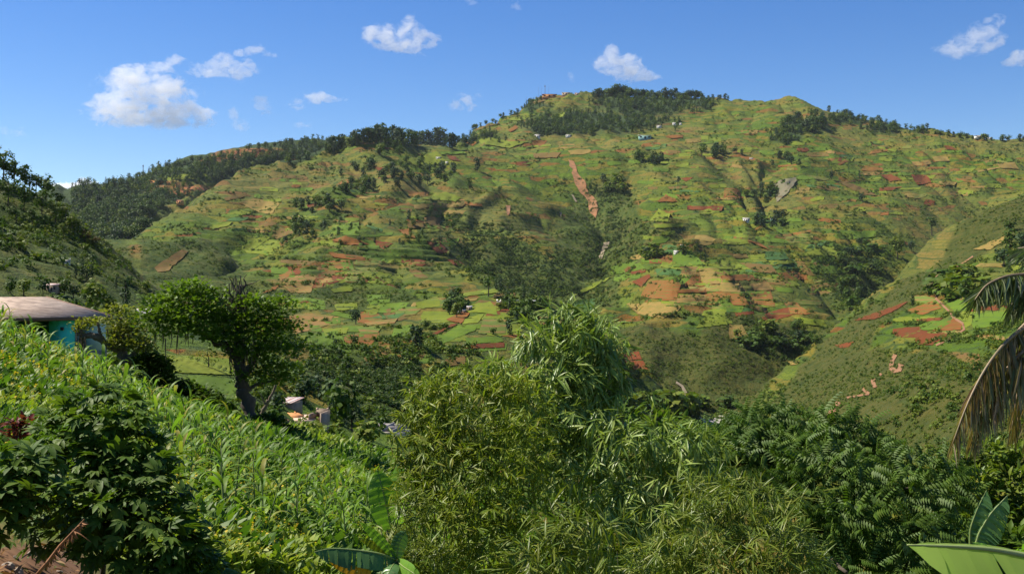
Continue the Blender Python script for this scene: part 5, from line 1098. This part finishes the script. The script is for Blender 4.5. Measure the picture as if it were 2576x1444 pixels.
# ------------------------------------------------------------------ trees standing at the edge of the maize
m_aca = leaf_mat('tufted_leaf', [(.095,.165,.014), (.135,.210,.016), (.065,.125,.012)], .35, .5, .35, patch=.5)
m_olv = leaf_mat('olive_tuft', [(.19,.215,.03), (.23,.235,.04), (.13,.165,.025)], .35, .5, .35, patch=.5)
m_moss = plain_mat('hanging_moss', (.13, .10, .065), (.08, .065, .04), 5)
def tufts(B, nt_, per, rad, r, up=.9):
    p, o = blob_points(B, nt_, r, .45); c = np.repeat(p, per, 0); oo = np.repeat(o, per, 0); n = len(c)
    off = r.normal(0, 1, (n, 3)) * np.array([rad, rad, rad * .28]); d = unit(off * [1, 1, .3] + np.array([0, 0, .25]) + r.normal(0, .3 * rad, (n, 3)))
    return c + off, d, np.array([0, 0, up]) + oo * .35 + r.normal(0, .3, (n, 3)), r
def tuft_tree(name, label, cat, blobs, nt_, per, rad, L, mat, seed, base, limbs, bark, moss=(), tpl=None):
    r = np.random.default_rng(seed); B = pblobs(blobs); b = np.array([base[0], base[1], g1(base[0], base[1])]); root = empty(name, b, label, cat)
    p, d, nr_, _ = tufts(B, nt_, per, rad, r); tpl = tpl or QUADLEAF
    V, F = instv(tpl[0], tpl[1], frames(d, nr_) * (L * (.6 + .8 * r.random(len(p))))[:, None, None], p - b); obj('crown', mesh_arr('crown', V, [F], [mat]), root)
    for k, (pts, r0, r1) in enumerate(limbs):
        P_ = np.array([wp3(*q) for q in pts]); t = np.linspace(0, len(P_) - 1, 5 * len(P_)); P_ = np.c_[[np.interp(t, np.arange(len(P_)), P_[:, q]) for q in range(3)]].T
        for _ in range(2): P_[1:-1] = (P_[:-2] + P_[2:] + 2 * P_[1:-1]) / 4
        P_[1:-1] += r.normal(0, r0 * .12, P_[1:-1].shape); MB().tube(P_ - b, np.linspace(r0, r1, len(P_)) * (1 + .15 * r.normal(size=len(P_))), 9).obj('trunk' if k == 0 else 'limb', bark, root, loc=(0, 0, 0), smooth=True)
    if len(moss):
        m_ = MB()
        for (mx, my, md, sx, sy, n) in moss:
            for _ in range(n):
                s = wp3(mx + r.normal(0, sx), my + r.normal(0, sy), md + r.normal(0, .3)) - b; L_ = .3 + .9 * r.random()
                m_.tube([s, s + (.03 * r.normal(), .03, -L_ * .5), s + (.05 * r.normal(), .02, -L_)], [.035, .03, .006], 4, cap=False)
        m_.obj('hanging_moss', m_moss, root, loc=(0, 0, 0))['kind'] = 'stuff'
    return root
tb = wp3(634, 1072, 57.5)
tuft_tree('acacia_tree', 'large spreading tree with a dark leaning trunk and tufted bright green crown', 'tree',
    [(475,728,42,22,57),(430,760,48,26,57),(402,790,40,20,56),(392,815,34,12,56),(500,772,58,26,56.5),(450,800,58,22,56),(540,742,32,20,58),(500,826,58,18,56),(552,795,46,20,57),(560,840,55,20,56.5),(640,765,42,18,57.5),(690,768,38,20,58),(660,800,56,22,57.5),(702,818,42,18,57.5),(608,812,40,18,57),(650,846,56,20,57),(700,868,48,18,57),(738,882,32,9,57),(640,890,48,18,57),(690,918,46,16,57.5),(650,940,46,14,57.5),(700,950,30,10,57.5),(592,872,36,20,57.5),(582,964,12,6,57),(420,835,20,8,56)],
    470, 24, .42, .20, m_aca, 931, tb, [([(636,1085,57.5),(622,1020,57.5),(610,970,57.5),(606,930,57.5),(592,895,57.5),(575,875,57.4),(520,850,57),(470,810,56.6)], .42, .08),
    ([(606,930,57.5),(602,880,57.6),(598,830,57.8),(600,770,58),(605,718,58)], .24, .10), ([(610,950,57.5),(640,905,57.5),(670,850,57.5),(690,800,57.6)], .20, .05), ([(612,985,57.5),(650,965,57.6),(700,955,57.6)], .12, .04),
    ([(600,780,58),(580,740,58),(565,715,58)], .08, .02), ([(602,740,58),(620,715,58),(612,700,58),(622,690,58)], .06, .015), ([(600,745,58),(588,718,58),(575,695,58)], .05, .015), ([(604,722,58),(640,712,58),(655,703,58)], .04, .01)], m_bark,
    [(600,735,57.6,12,18,46), (590,765,57.4,22,10,40), (530,745,57.5,30,10,26), (440,840,56,30,8,14), (600,870,57,30,20,20)])
tuft_tree('gnarled_tree', 'gnarled pollarded tree with bare crooked limbs in front of the turquoise house', 'tree',
    [(300,785,24,22,61.5),(330,828,36,24,61.5),(352,868,32,20,61),(322,868,24,16,61.5),(218,812,22,10,61.5),(246,806,10,10,61.5),(198,826,8,12,61.5),(302,830,26,22,61.5),(290,860,14,10,61)],
    120, 20, .30, .17, m_olv, 932, wp3(318, 912, 62), [([(320,918,62),(314,900,62),(300,880,62),(282,872,61.8),(262,860,61.6),(240,845,61.5),(222,842,61.5),(206,850,61.5),(202,832,61.5)], .30, .10), ([(314,900,62),(308,860,62),(304,820,62),(300,795,61.8)], .17, .06),
    ([(262,860,61.6),(250,835,61.5),(246,812,61.5)], .12, .08), ([(318,905,62),(345,885,61.8),(360,870,61.6)], .15, .05), ([(206,850,61.5),(196,838,61.5),(194,818,61.5)], .09, .06), ([(300,880,62),(288,850,61.8),(280,832,61.7)], .09, .03)], m_barkl, [(205,845,61.4,6,6,12), (300,840,61.4,20,10,16)])
for lab, bl, sd_, bs in (('dark shadowed bush at the foot of the large tree', [(668,1072,30,26,56.5),(702,1094,32,20,56.5),(650,1088,28,14,56.5)], 941, (680, 1085, 57)),
    ('dark round bush below the gnarled tree', [(392,925,22,28,61),(400,960,24,16,60.5),(372,905,14,12,61)], 942, (395, 965, 61)), ('long dark hedge bush on the edge of the maize', [(480,985,34,12,61),(520,1005,30,14,60.5),(552,1025,26,14,60),(455,968,20,10,61.5)], 943, (510, 1015, 61))):
    tuft_tree('bush', lab, 'bush', bl, 260, 18, .3, .2, m_hill, sd_, wp3(*bs), [([bs, (bs[0], bs[1] - 20, bs[2])], .06, .02)], m_bark)
dt = wp3(655, 1045, 66); tuft_tree('dead_tree', 'thin crooked grey tree without leaves right of the large trunk', 'tree', [(690,935,14,8,66)], 6, 8, .2, .15, m_hill, 944, dt, [([(655,1055,66),(668,1020,66),(680,1000,66),(692,975,66),(696,945,66),(690,930,66)], .13, .03), ([(668,1020,66),(660,1000,66),(650,985,66)], .05, .015)], m_barkl)
bt2 = h1(524, 925, 90); tuft_tree('small_tree', 'small spindly tree alone in the bright field behind the large tree', 'tree', [(510,895,24,8,bt2[1]),(535,905,18,8,bt2[1]),(525,885,16,6,bt2[1])], 26, 12, .5, .22, m_hill2, 945, bt2, [([(524,928,bt2[1]),(526,905,bt2[1]),(520,885,bt2[1])], .12, .03), ([(526,908,bt2[1]),(508,895,bt2[1])], .06, .02)], m_bark)
# ------------------------------------------------------------------ houses
m_tin = plain_mat('roof_concrete', (.56, .42, .31), (.13, .085, .055), 2.0, .9, .2, (.55, .9, 1))
m_fas = plain_mat('fascia_brown', (.16, .09, .05), (.10, .06, .04), 2)
m_turq = plain_mat('turquoise_paint', (.05, .66, .54), (.04, .54, .44), 1.2)
m_pale = plain_mat('pale_blue_plaster', (.50, .66, .62), (.40, .52, .48), .9)
m_grey = plain_mat('grey_plaster', (.40, .42, .44), (.28, .29, .30), 1.2)
m_dgrn = plain_mat('dark_green_paint', (.02, .16, .07), (.015, .10, .05), 1.5)
m_dark = plain_mat('dark_opening', (.015, .015, .015), (.03, .025, .02), 2)
m_rub = plain_mat('rubble_stone', (.30, .26, .22), (.16, .14, .12), 2.5, .95, .6)
m_white = plain_mat('white_wall', (.75, .73, .68), (.55, .52, .46), .3)
m_teal = plain_mat('teal_wall', (.18, .38, .36), (.22, .34, .32), .3)
m_red = plain_mat('rusty_tin', (.34, .10, .07), (.22, .07, .05), .8)
m_zinc = plain_mat('zinc_tin', (.62, .60, .58), (.45, .36, .32), .8, .55)
m_rust2 = plain_mat('rust_streaked_tin', (.40, .20, .15), (.52, .44, .40), 1.2, .7)
m_beige = plain_mat('block_wall', (.33, .25, .18), (.22, .16, .11), .7)
m_earth = plain_mat('orange_earth', (.58, .27, .09), (.45, .20, .07), .9, .95, .5)
m_conc = plain_mat('concrete_slab', (.58, .43, .31), (.44, .31, .22), .6)
RC = np.array([-26.27, 72.0]); e_ = np.array([-.830, -.557]); f_ = np.array([-.617, .787])
hz = -4.75; H = empty('house', (*(RC + e_ * 4 + f_ * 6), hz), 'flat roofed turquoise house at the top of the maize slope', 'house'); HB = np.array(H.location)
def L3(a, b, z): return np.array([*(RC + e_ * a + f_ * b), z]) - HB
def slab(b_, a0, a1, b0, b1, z0, z1, zb0=None, zb1=None):
    zb0 = z0 if zb0 is None else zb0; zb1 = z1 if zb1 is None else zb1
    return b_.hexa([L3(a0,b0,z0), L3(a1,b0,z0), L3(a1,b1,zb0), L3(a0,b1,zb0)], [L3(a0,b0,z1), L3(a1,b0,z1), L3(a1,b1,zb1), L3(a0,b1,zb1)])
slab(MB(), 0, 9, 0, 15.2, -2.03, -1.90, -.88, -.75).obj('roof', m_tin, H, loc=(0,0,0))
slab(MB(), -.02, 9.02, -.05, .0, -2.16, -1.93).obj('fascia', m_fas, H, loc=(0,0,0))
slab(MB(), -.10, -.02, 0, 15.2, -2.10, -1.86, -.95, -.70).obj('verge_board', m_fas, H, loc=(0,0,0))
for k in range(9): slab(MB(), .6 + k * .95, .7 + k * .95, .02, 3.2, -2.16, -2.035, -1.92, -1.80).obj('rafter', m_fas, H, loc=(0,0,0))
def wall(a0, a1, b0, b1, mat, name='wall', z0=-5.2, top=None, label=None):
    zt = lambda b: -2.04 + 1.15 * b / 15.2
    o = slab(MB(), a0, a1, b0, b1, z0, (top if top is not None else zt(b0)), z0, (top if top is not None else zt(b1))).obj(name, mat, H, loc=(0,0,0))
    if label: o['label'] = label
    return o
tq = wall(2.10, 3.05, .65, 6, m_turq, label='turquoise front wall'); wall(.15, 1.10, .65, 14.5, m_pale, z0=-4.15, label='pale blue wall')
wall(1.10, 2.10, 1.7, 2.0, m_grey, z0=-4.15, label='grey recessed wall'); wall(3.05, 8.6, 3.0, 3.3, m_dgrn, label='dark green porch wall'); wall(.1, 2.12, .60, 3.0, m_rub, 'plinth', -5.4, -4.15)
wall(.15, 8.6, 14.2, 14.5, m_grey, label='back wall')
w_ = slab(MB(), 2.80, 2.98, .56, .70, -2.80, -2.58).obj('window', m_dark, H, loc=(0,0,0)); slab(MB(), 1.35, 1.95, 1.62, 1.72, -3.05, -2.2).obj('window', m_dark, H, loc=(0,0,0))
slab(MB(), 3.9, 4.8, 2.92, 3.02, -4.7, -2.5).obj('door', m_red, H, loc=(0,0,0))
for a_ in (4.9, 7.2): slab(MB(), a_, a_ + .14, .35, .49, -5.0, -2.02).obj('post', m_fas, H, loc=(0,0,0))
def simple_house(px, py, wpx, hpx, label, wallm, roofm, dmin=90, depth=None, pitch=.25, rz=0.0, doors=2, over=.06, group=None, name='house', windows=2, shed=True):
    p = h1(px, py, dmin); k = p[1] / FP; w, h = wpx * k, hpx * k; dp = depth or max(4.0, w * .55); e = empty(name, p, label, 'hut' if name == 'hut' else 'house', group); e.rotation_euler[2] = rz
    MB().box((-w/2, -dp/2, -h*.6), (w/2, dp/2, h*.72)).obj('wall', wallm, e, loc=(0,0,0)); o_ = over * w
    zf, zb = (h*.74, h*(.74+pitch)) if shed else (h*.74, h*.74)
    b = MB(); b.hexa([(-w/2-o_,-dp/2-o_,zf),(w/2+o_,-dp/2-o_,zf),(w/2+o_,dp/2+o_,zb),(-w/2-o_,dp/2+o_,zb)], [(-w/2-o_,-dp/2-o_,zf+.1*h),(w/2+o_,-dp/2-o_,zf+.1*h),(w/2+o_,dp/2+o_,zb+.1*h),(-w/2-o_,dp/2+o_,zb+.1*h)]); b.obj('roof', roofm, e, loc=(0,0,0))
    n = windows + (1 if doors else 0)
    for q in range(n):
        x = -w/2 + w * (q + .5) / n; ww = w / n * .22; dr = doors and q == n // 2
        MB().box((x-ww, -dp/2-.06, 0 if dr else h*.26), (x+ww, -dp/2+.05, h*.58)).obj('door' if dr else 'window', m_dark, e, loc=(0,0,0))
    return e
LB = simple_house(400, 800, 180, 26, 'long low grey building half hidden behind the large tree', m_grey, m_zinc, 100, 5.0, .05, -.05, 0, .02, None, 'building', 6)
for a_ in ((1622,351,30,11,'long white and teal house alone on the upper mountainside',m_teal,m_zinc), (1352,347,13,8,'small house with a white roof below the dark summit woods',m_white,m_zinc), (1430,345,13,6,'low white hut right of the house below the summit woods',m_white,m_zinc), (1658,322,11,6,'pale hut high on the slope under the summit',m_white,m_zinc),
    (1696,315,8,6,'tiny white house right of the pale hut under the summit',m_white,m_zinc), (1712,315,5,5,'tiniest white hut high on the slope',m_white,m_zinc), (1877,558,15,9,'white farmhouse left of the sheltering trees',m_white,m_zinc), (1905,548,11,6,'zinc roofed hut among the farm trees',m_teal,m_zinc), (1944,556,11,6,'second zinc roofed hut at the right of the farm trees',m_teal,m_zinc),
    (1701,640,11,9,'white hut left of the dark tree on the lower terraces',m_white,m_zinc), (1716,622,8,6,'small hut above the dark tree on the lower terraces',m_white,m_zinc), (1181,780,13,10,'small dark hut with a white roof on the knoll',m_beige,m_zinc), (1156,784,7,10,'tiny white outhouse left of the knoll hut',m_white,m_zinc), (1168,786,9,7,'low shed between the outhouse and the knoll hut',m_beige,m_zinc),
    (1262,760,24,6,'long pale roofed shed above the knoll garden',m_white,m_white), (1297,761,14,6,'middle pale roofed shed above the knoll garden',m_white,m_white), (1337,763,20,7,'right pale roofed shed above the knoll garden',m_white,m_white), (1424,236,20,7,'tan building on the summit right of the masts',m_conc,m_white), (1382,246,34,8,'orange walled compound just below the summit masts',m_earth,m_red),
    (1452,240,12,6,'small red roofed house right of the summit building',m_conc,m_red), (2464,347,22,6,'white house on the right-hand ridge',m_white,m_zinc), (2490,349,10,5,'small white house right of the ridge house',m_white,m_zinc), (268,492,10,5,'white hut in the woods of the far ridge',m_white,m_white), (453,512,16,8,'orange walled house on the far ridge terraces',m_earth,m_red),
    (395,462,30,8,'row of orange mud houses on the far ridge terraces',m_earth,m_earth), (428,464,22,7,'orange mud house right of the row on the far ridge',m_earth,m_earth), (352,480,10,7,'small orange house left of the row on the far ridge',m_earth,m_red), (1080,452,6,5,'tiny white hut in the wood of the middle spur',m_white,m_zinc), (1103,400,12,5,'white hut beside the green field under the spur crest',m_white,m_zinc),
    (1124,412,7,5,'small white hut right of the red field under the spur crest',m_white,m_zinc), (1890,403,8,5,'small zinc hut in the right part of the upper grove',m_teal,m_zinc)):
    simple_house(*a_, dmin=250)
simple_house(168, 663, 16, 12, 'small white house beside the cypresses on the left hill', m_white, m_zinc, 120, 4.0, .3, .4); simple_house(134, 733, 24, 19, 'little beige house among trees on the left hill', m_beige, m_rust2, 110, 3.0, .22, .15, 1, .12, None, 'house', 2)
# hut with a rusty tin roof: each sheet its own part
def village_pt(px, py, d): return wp3(px, py, d)
hp = h1(726, 1022, 95); k = hp[1] / FP; HT = empty('hut', hp, 'hut with a rust streaked tin roof above the orange earth heap', 'hut'); HT.rotation_euler[2] = -.2
w, dp, h = 46 * k, 3.4, 20 * k; MB().box((-w/2, -dp/2, -1), (w/2, dp/2, h*.62)).obj('wall', m_beige, HT, loc=(0,0,0))
for q in range(7):
    x0 = -w/2 - .2 + (w + .4) * q / 7; x1 = x0 + (w + .4) / 7 - .03; zz = .03 * (q % 2)
    MB().hexa([(x0,-dp/2-.4,h*.6+zz),(x1,-dp/2-.4,h*.6+zz),(x1,dp/2+.3,h*.92+zz),(x0,dp/2+.3,h*.92+zz)], [(x0,-dp/2-.4,h*.6+.05+zz),(x1,-dp/2-.4,h*.6+.05+zz),(x1,dp/2+.3,h*.92+.05+zz),(x0,dp/2+.3,h*.92+.05+zz)]).obj('roof_sheet', (m_zinc, m_rust2, m_zinc, m_rust2, m_rust2, m_zinc, m_rust2)[q], HT, loc=(0,0,0))
MB().box((-w*.1,-dp/2-.05,0),(w*.08,-dp/2+.05,h*.5)).obj('door', m_dark, HT, loc=(0,0,0))
# unfinished concrete house and the earth dug out behind it
up_ = h1(778, 1078, 95); k = up_[1] / FP; U = empty('unfinished_house', up_, 'unfinished concrete block house with a bare slab roof below the hut', 'house'); U.rotation_euler[2] = -.12
S = lambda px: (px - 778) * k; Zs = lambda py: (1078 - py) * k
MB().box((S(735), -1, -1.2), (S(792), 4, Zs(1057))).obj('wall', m_beige, U, loc=(0,0,0)); MB().box((S(730), -1.5, Zs(1057)), (S(795), 4.4, Zs(1054))).obj('slab', m_conc, U, loc=(0,0,0))
MB().box((S(775), -3.6, -1.4), (S(806), -1.02, Zs(1064))).obj('wall', m_grey, U, loc=(0,0,0)); MB().box((S(768), -3.9, Zs(1064)), (S(810), -1.0, Zs(1060.5))).obj('porch_slab', m_conc, U, loc=(0,0,0))
MB().box((S(782), 2.2, Zs(1054)+.003), (S(812), 2.5, Zs(1036))).obj('upper_wall', m_beige, U, loc=(0,0,0)); MB().box((S(780), -.6, Zs(1054)+.003), (S(783.5), 2.19, Zs(1040))).obj('upper_wall', m_beige, U, loc=(0,0,0)); MB().box((S(811), -.8, -1), (S(815), 2.6, Zs(1037))).obj('upper_wall', m_beige, U, loc=(0,0,0))
MB().tube([(S(783),2.35,Zs(1036)),(S(783),2.35,Zs(1031))], .12, 5).obj('column', m_conc, U, loc=(0,0,0)); MB().tube([(S(811),2.35,Zs(1036)),(S(811),2.35,Zs(1031))], .12, 5).obj('column', m_conc, U, loc=(0,0,0))
MB().tube([(S(780),2.4,Zs(1034)),(S(815),2.4,Zs(1035))], .06, 5).obj('beam', m_conc, U, loc=(0,0,0))
for x0, x1, mt in ((745,752,m_dark),(780,787,m_white),(790,797,m_dark)): MB().box((S(x0), -3.66 if x0 > 770 else -1.06, -.2), (S(x1), -3.5 if x0 > 770 else -.95, Zs(1066))).obj('window', mt, U, loc=(0,0,0))
MB().box((S(786),-4.4,-1),(S(806),-3.9,Zs(1074))).obj('low_wall', m_white, U, loc=(0,0,0))
def heap(name, px, py, rx, ry, hgt, mat, label, cat, seed, dmin=95):
    p = h1(px, py, dmin); k = p[1] / FP; n = 22; r = np.random.default_rng(seed); V = [(0, 0, hgt * k)]; F = []
    for i_ in range(1, 6):
        for j_ in range(n):
            a_ = j_ * 2 * math.pi / n; f = i_ / 5; V.append((rx*k*f*math.cos(a_)*(1+.2*r.normal()*f), ry*k*f*math.sin(a_), hgt*k*(1-f**3)*(1+.22*r.normal()*(i_<5)) - .3*(i_==5)))
    q = [(1+(i_-1)*n+j_, 1+i_*n+j_, 1+i_*n+(j_+1)%n, 1+(i_-1)*n+(j_+1)%n) for i_ in range(1, 5) for j_ in range(n)]; t = [(0, 1+j_, 1+(j_+1)%n) for j_ in range(n)]
    return tag(MB().add(V, q, t).obj(name, mat, loc=p), label, cat)
heap('earth_heap', 738, 1048, 26, 40, 8, m_earth, 'long orange heap of dug earth behind the unfinished house', 'earth heap', 3); heap('earth_heap', 718, 1062, 14, 20, 6, m_earth, 'small orange heap of earth at the left of the unfinished house', 'earth heap', 4)
fp2 = h1(968, 1086, 95); k = fp2[1] / FP; G = empty('house_foundation', fp2, 'grey block walls of a house foundation beside the olive bamboo', 'foundation'); G.rotation_euler[2] = -.15
m_blk = plain_mat('concrete_block', (.36, .33, .31), (.26, .23, .21), 1.5)
MB().box((-48*k, -3.2, -2.5), (52*k, 5.2, 0)).obj('base_slab', m_blk, G, loc=(0,0,0))
for x0, y0, x1, y1, hh in ((-46,-3,-44,5,20),(-46,4.8,50,5.0,12),(-20,-3,-18,5,14),(4,-3,6,5,16),(28,-3,30,5,10),(-46,.8,50,1.0,13),(-44,-3.0,-30,-2.8,10),(-18,-3.0,-4,-2.8,13),(6,-3.0,40,-2.8,6)):
    MB().box((x0*k, y0, .003), (x1*k, y1, hh*k)).obj('block_wall', m_blk, G, loc=(0,0,0))
# ------------------------------------------------------------------ masts
m_mast = plain_mat('mast_steel', (.14, .15, .17), (.10, .10, .11), .1)
for px, py, hpx, wd, lab in ((1324,262,22,.35,'leftmost thin mast on the summit ridge'),(1355,249,30,.4,'thin mast left of the thick one on the summit'),(1362,247,27,.35,'thin mast just left of the thick one on the summit'),(1371,244,30,1.0,'thickest lattice mast on the summit'),(1380,241,26,.35,'thin mast right of the thick one on the summit'),(360,433,26,1.1,'lattice radio mast on the far left ridge')):
    p = h1(px, py, 1800); k = p[1] / FP; h = hpx * k; e = empty('radio_mast', p, lab, 'mast')
    b = MB()
    for a_ in range(3): c_, s_ = math.cos(a_*2.094), math.sin(a_*2.094); b.tube([(wd*c_*.9, wd*s_*.9, -2), (wd*c_*.5, wd*s_*.5, h)], wd * .28, 4)
    for q in range(10): z = h * q / 10; b.tube([(wd*.7,0,z),(-wd*.4,wd*.6,z+h*.05)], wd*.16, 4); b.tube([(-wd*.4,-wd*.6,z),(wd*.7,0,z+h*.05)], wd*.16, 4)
    b.obj('lattice', m_mast, e, loc=(0,0,0))
    if wd > .9: MB().box((-wd*1.3,-.4,h*.82),(wd*1.3,.4,h*.93)).obj('antenna_panel', m_mast, e, loc=(0,0,0))
# ------------------------------------------------------------------ clouds: bodies of vapour hanging far behind the ridges
def cloud(label, blobs, dens, seed, d=7000, thr=.32, nz=1.0):
    c0 = np.array(wp3(np.mean([b[0] for b in blobs]), np.mean([b[1] for b in blobs]), d)); k = d / FP
    B = [((b[0]-CX)*k - c0[0], 0.0, (CY-b[1])*k - c0[2], b[2]*k*1.16, b[3]*k*1.16) for b in blobs]
    m, t, out, N, link, math_, mix, ramp = nt('cloud_vapour'); tc = N('TexCoord'); S_ = 400.0
    ns = N('TexNoise', Scale=1.0, Detail=9.0, Roughness=.66, Distortion=.5); mp = N('Mapping'); mp.inputs['Scale'].default_value = (1/85, 1/85, 1/62); mp.inputs['Location'].default_value = (seed * 3.7, seed, 0); link(tc.outputs['Object'], mp.inputs[0]); link(mp.outputs[0], ns.inputs['Vector'])
    tot = None
    for (x, y, z, rx, rz) in B:
        s = N('Mapping'); ry = (rx + rz) * .5; s.inputs['Scale'].default_value = (1/rx, 1/ry, 1/rz); s.inputs['Location'].default_value = (-x/rx, -y/ry, -z/rz); link(tc.outputs['Object'], s.inputs[0])
        ln = N('VectorMath', operation='LENGTH'); link(s.outputs[0], ln.inputs[0]); v = math_('MAXIMUM', math_('SUBTRACT', 1.0, ln.outputs['Value']), 0.0)
        tot = v if tot is None else math_('ADD', tot, v)
    tot = math_('MINIMUM', tot, .75)
    den = math_('SUBTRACT', tot, math_('MULTIPLY', math_('SUBTRACT', ns.outputs[0], .30), 2.9 * nz))
    den = math_('MULTIPLY', ramp(den, [(.0, 0.0), (thr, 1.0)]), dens * .24)
    vol = N('VolumePrincipled'); vol.inputs['Color'].default_value = (.99, .99, .99, 1); vol.inputs['Anisotropy'].default_value = .0; link(den, vol.inputs['Density']); link(vol.outputs[0], out.inputs['Volume'])
    try: m.cycles.volume_step_rate = .25
    except Exception: pass
    import bmesh
    bm = bmesh.new()
    for (x, y, z, rx, rz) in B: bmesh.ops.create_icosphere(bm, subdivisions=2, radius=1.0, matrix=Matrix.Translation((x, y, z)) @ Matrix.Diagonal((rx, (rx+rz)*.5, rz, 1)))
    me_ = bpy.data.meshes.new('cloud'); bm.to_mesh(me_); bm.free(); me_.materials.append(m)
    o = obj('cloud', me_, loc=c0)
    rm = o.modifiers.new('join', 'REMESH'); rm.mode = 'VOXEL'; rm.voxel_size = max(10.0, max(b[3] for b in B) / 9)
    return tag(o, label, 'cloud')
cloud('largest white cloud of two stacked banks at the upper left', [(290,285,95,48),(370,280,110,52),(420,300,60,42),(300,215,75,50),(370,210,90,55),(440,235,80,50),(470,285,60,38),(510,298,50,36),(250,262,50,30),(330,180,50,22),(395,165,70,16),(440,150,36,16)], .035, 1)
cloud('long white cloud slanting up right of the largest one', [(520,178,60,26),(570,168,70,34),(610,180,55,32),(560,150,36,22),(625,160,22,18),(495,185,40,14)], .028, 2)
cloud('small curled wisp at the upper end of the slanting cloud', [(620,130,36,18),(650,126,34,18),(685,140,26,12),(600,135,20,10)], 0.0304, 3)
cloud('bright white cloud with two humps high in the middle', [(950,92,55,38),(985,85,60,40),(1035,82,45,52),(1040,110,55,36),(1085,100,40,24),(1000,115,60,24),(1030,60,22,24),(930,85,30,20)], .032, 4)
cloud('white cloud with a pointed top above the summit', [(1535,155,45,40),(1540,128,24,24),(1575,175,60,40),(1600,190,55,28),(1640,192,34,14),(1515,165,30,26),(1590,150,34,26)], .030, 5)
cloud('hazy white cloud in the upper right corner', [(2440,105,70,46),(2490,80,55,44),(2410,125,45,30),(2495,110,46,30),(2360,125,36,16),(2505,55,30,20)], .020, 6)
cloud('white cloud cut off by the right edge', [(2565,150,44,26),(2600,140,60,30),(2530,160,28,12)], 0.0304, 7)
cloud('thin cloud with a long tail to the right, above the middle spur', [(745,268,34,22),(785,248,46,24),(815,245,36,20),(850,252,46,10)], 0.0304, 8)
cloud('faint ragged cloud between the largest one and the thin tailed one', [(655,265,36,28),(650,255,26,18),(672,282,22,22)], 0.0171, 9)
cloud('faint cloud at the lower right of the largest one', [(600,310,34,28),(612,320,24,18),(585,280,22,22)], 0.0190, 10)
cloud('small white cloud left of the mountain slope', [(1155,262,42,30),(1165,250,26,22),(1190,270,40,14)], 0.0266, 11)
cloud('faint small cloud right of the small white one by the slope', [(1205,240,26,22)], 0.0190, 12)
cloud('tiny cloud left of the pointed cloud', [(1440,196,22,24)], 0.0190, 13)
cloud('faint flat cloud below the thin tailed one', [(765,312,50,16)], 0.0133, 14)
cloud('faint hazy cloud at the left edge', [(35,330,60,26)], 0.0095, 15)
cloud('bright cloud peeping over the gap beside the left hill', [(195,478,56,38),(220,470,36,22),(150,485,40,24),(125,475,24,26),(255,482,26,14)], .15, 16, 8000)
cloud('tiny cloud at the top edge', [(1178,4,34,14),(1300,16,26,18)], 0.0190, 17)
# ------------------------------------------------------------------ the air between here and the far ridges
m, t, out, N, link, math_, mix, ramp = nt('haze_air')
hv = N('VolumePrincipled'); hv.inputs['Color'].default_value = (.80, .90, 1.0, 1); hv.inputs['Density'].default_value = 0.000013; hv.inputs['Anisotropy'].default_value = .2
link(hv.outputs[0], out.inputs['Volume'])
zt_ = float(V_all[:, 2].max()) + 45; zb_ = float(V_all[:, 2].min()) - 1.0
tag(MB().box((-4700, -62, zb_), (4700, 5250, zt_)).obj('haze', m), kind='stuff')
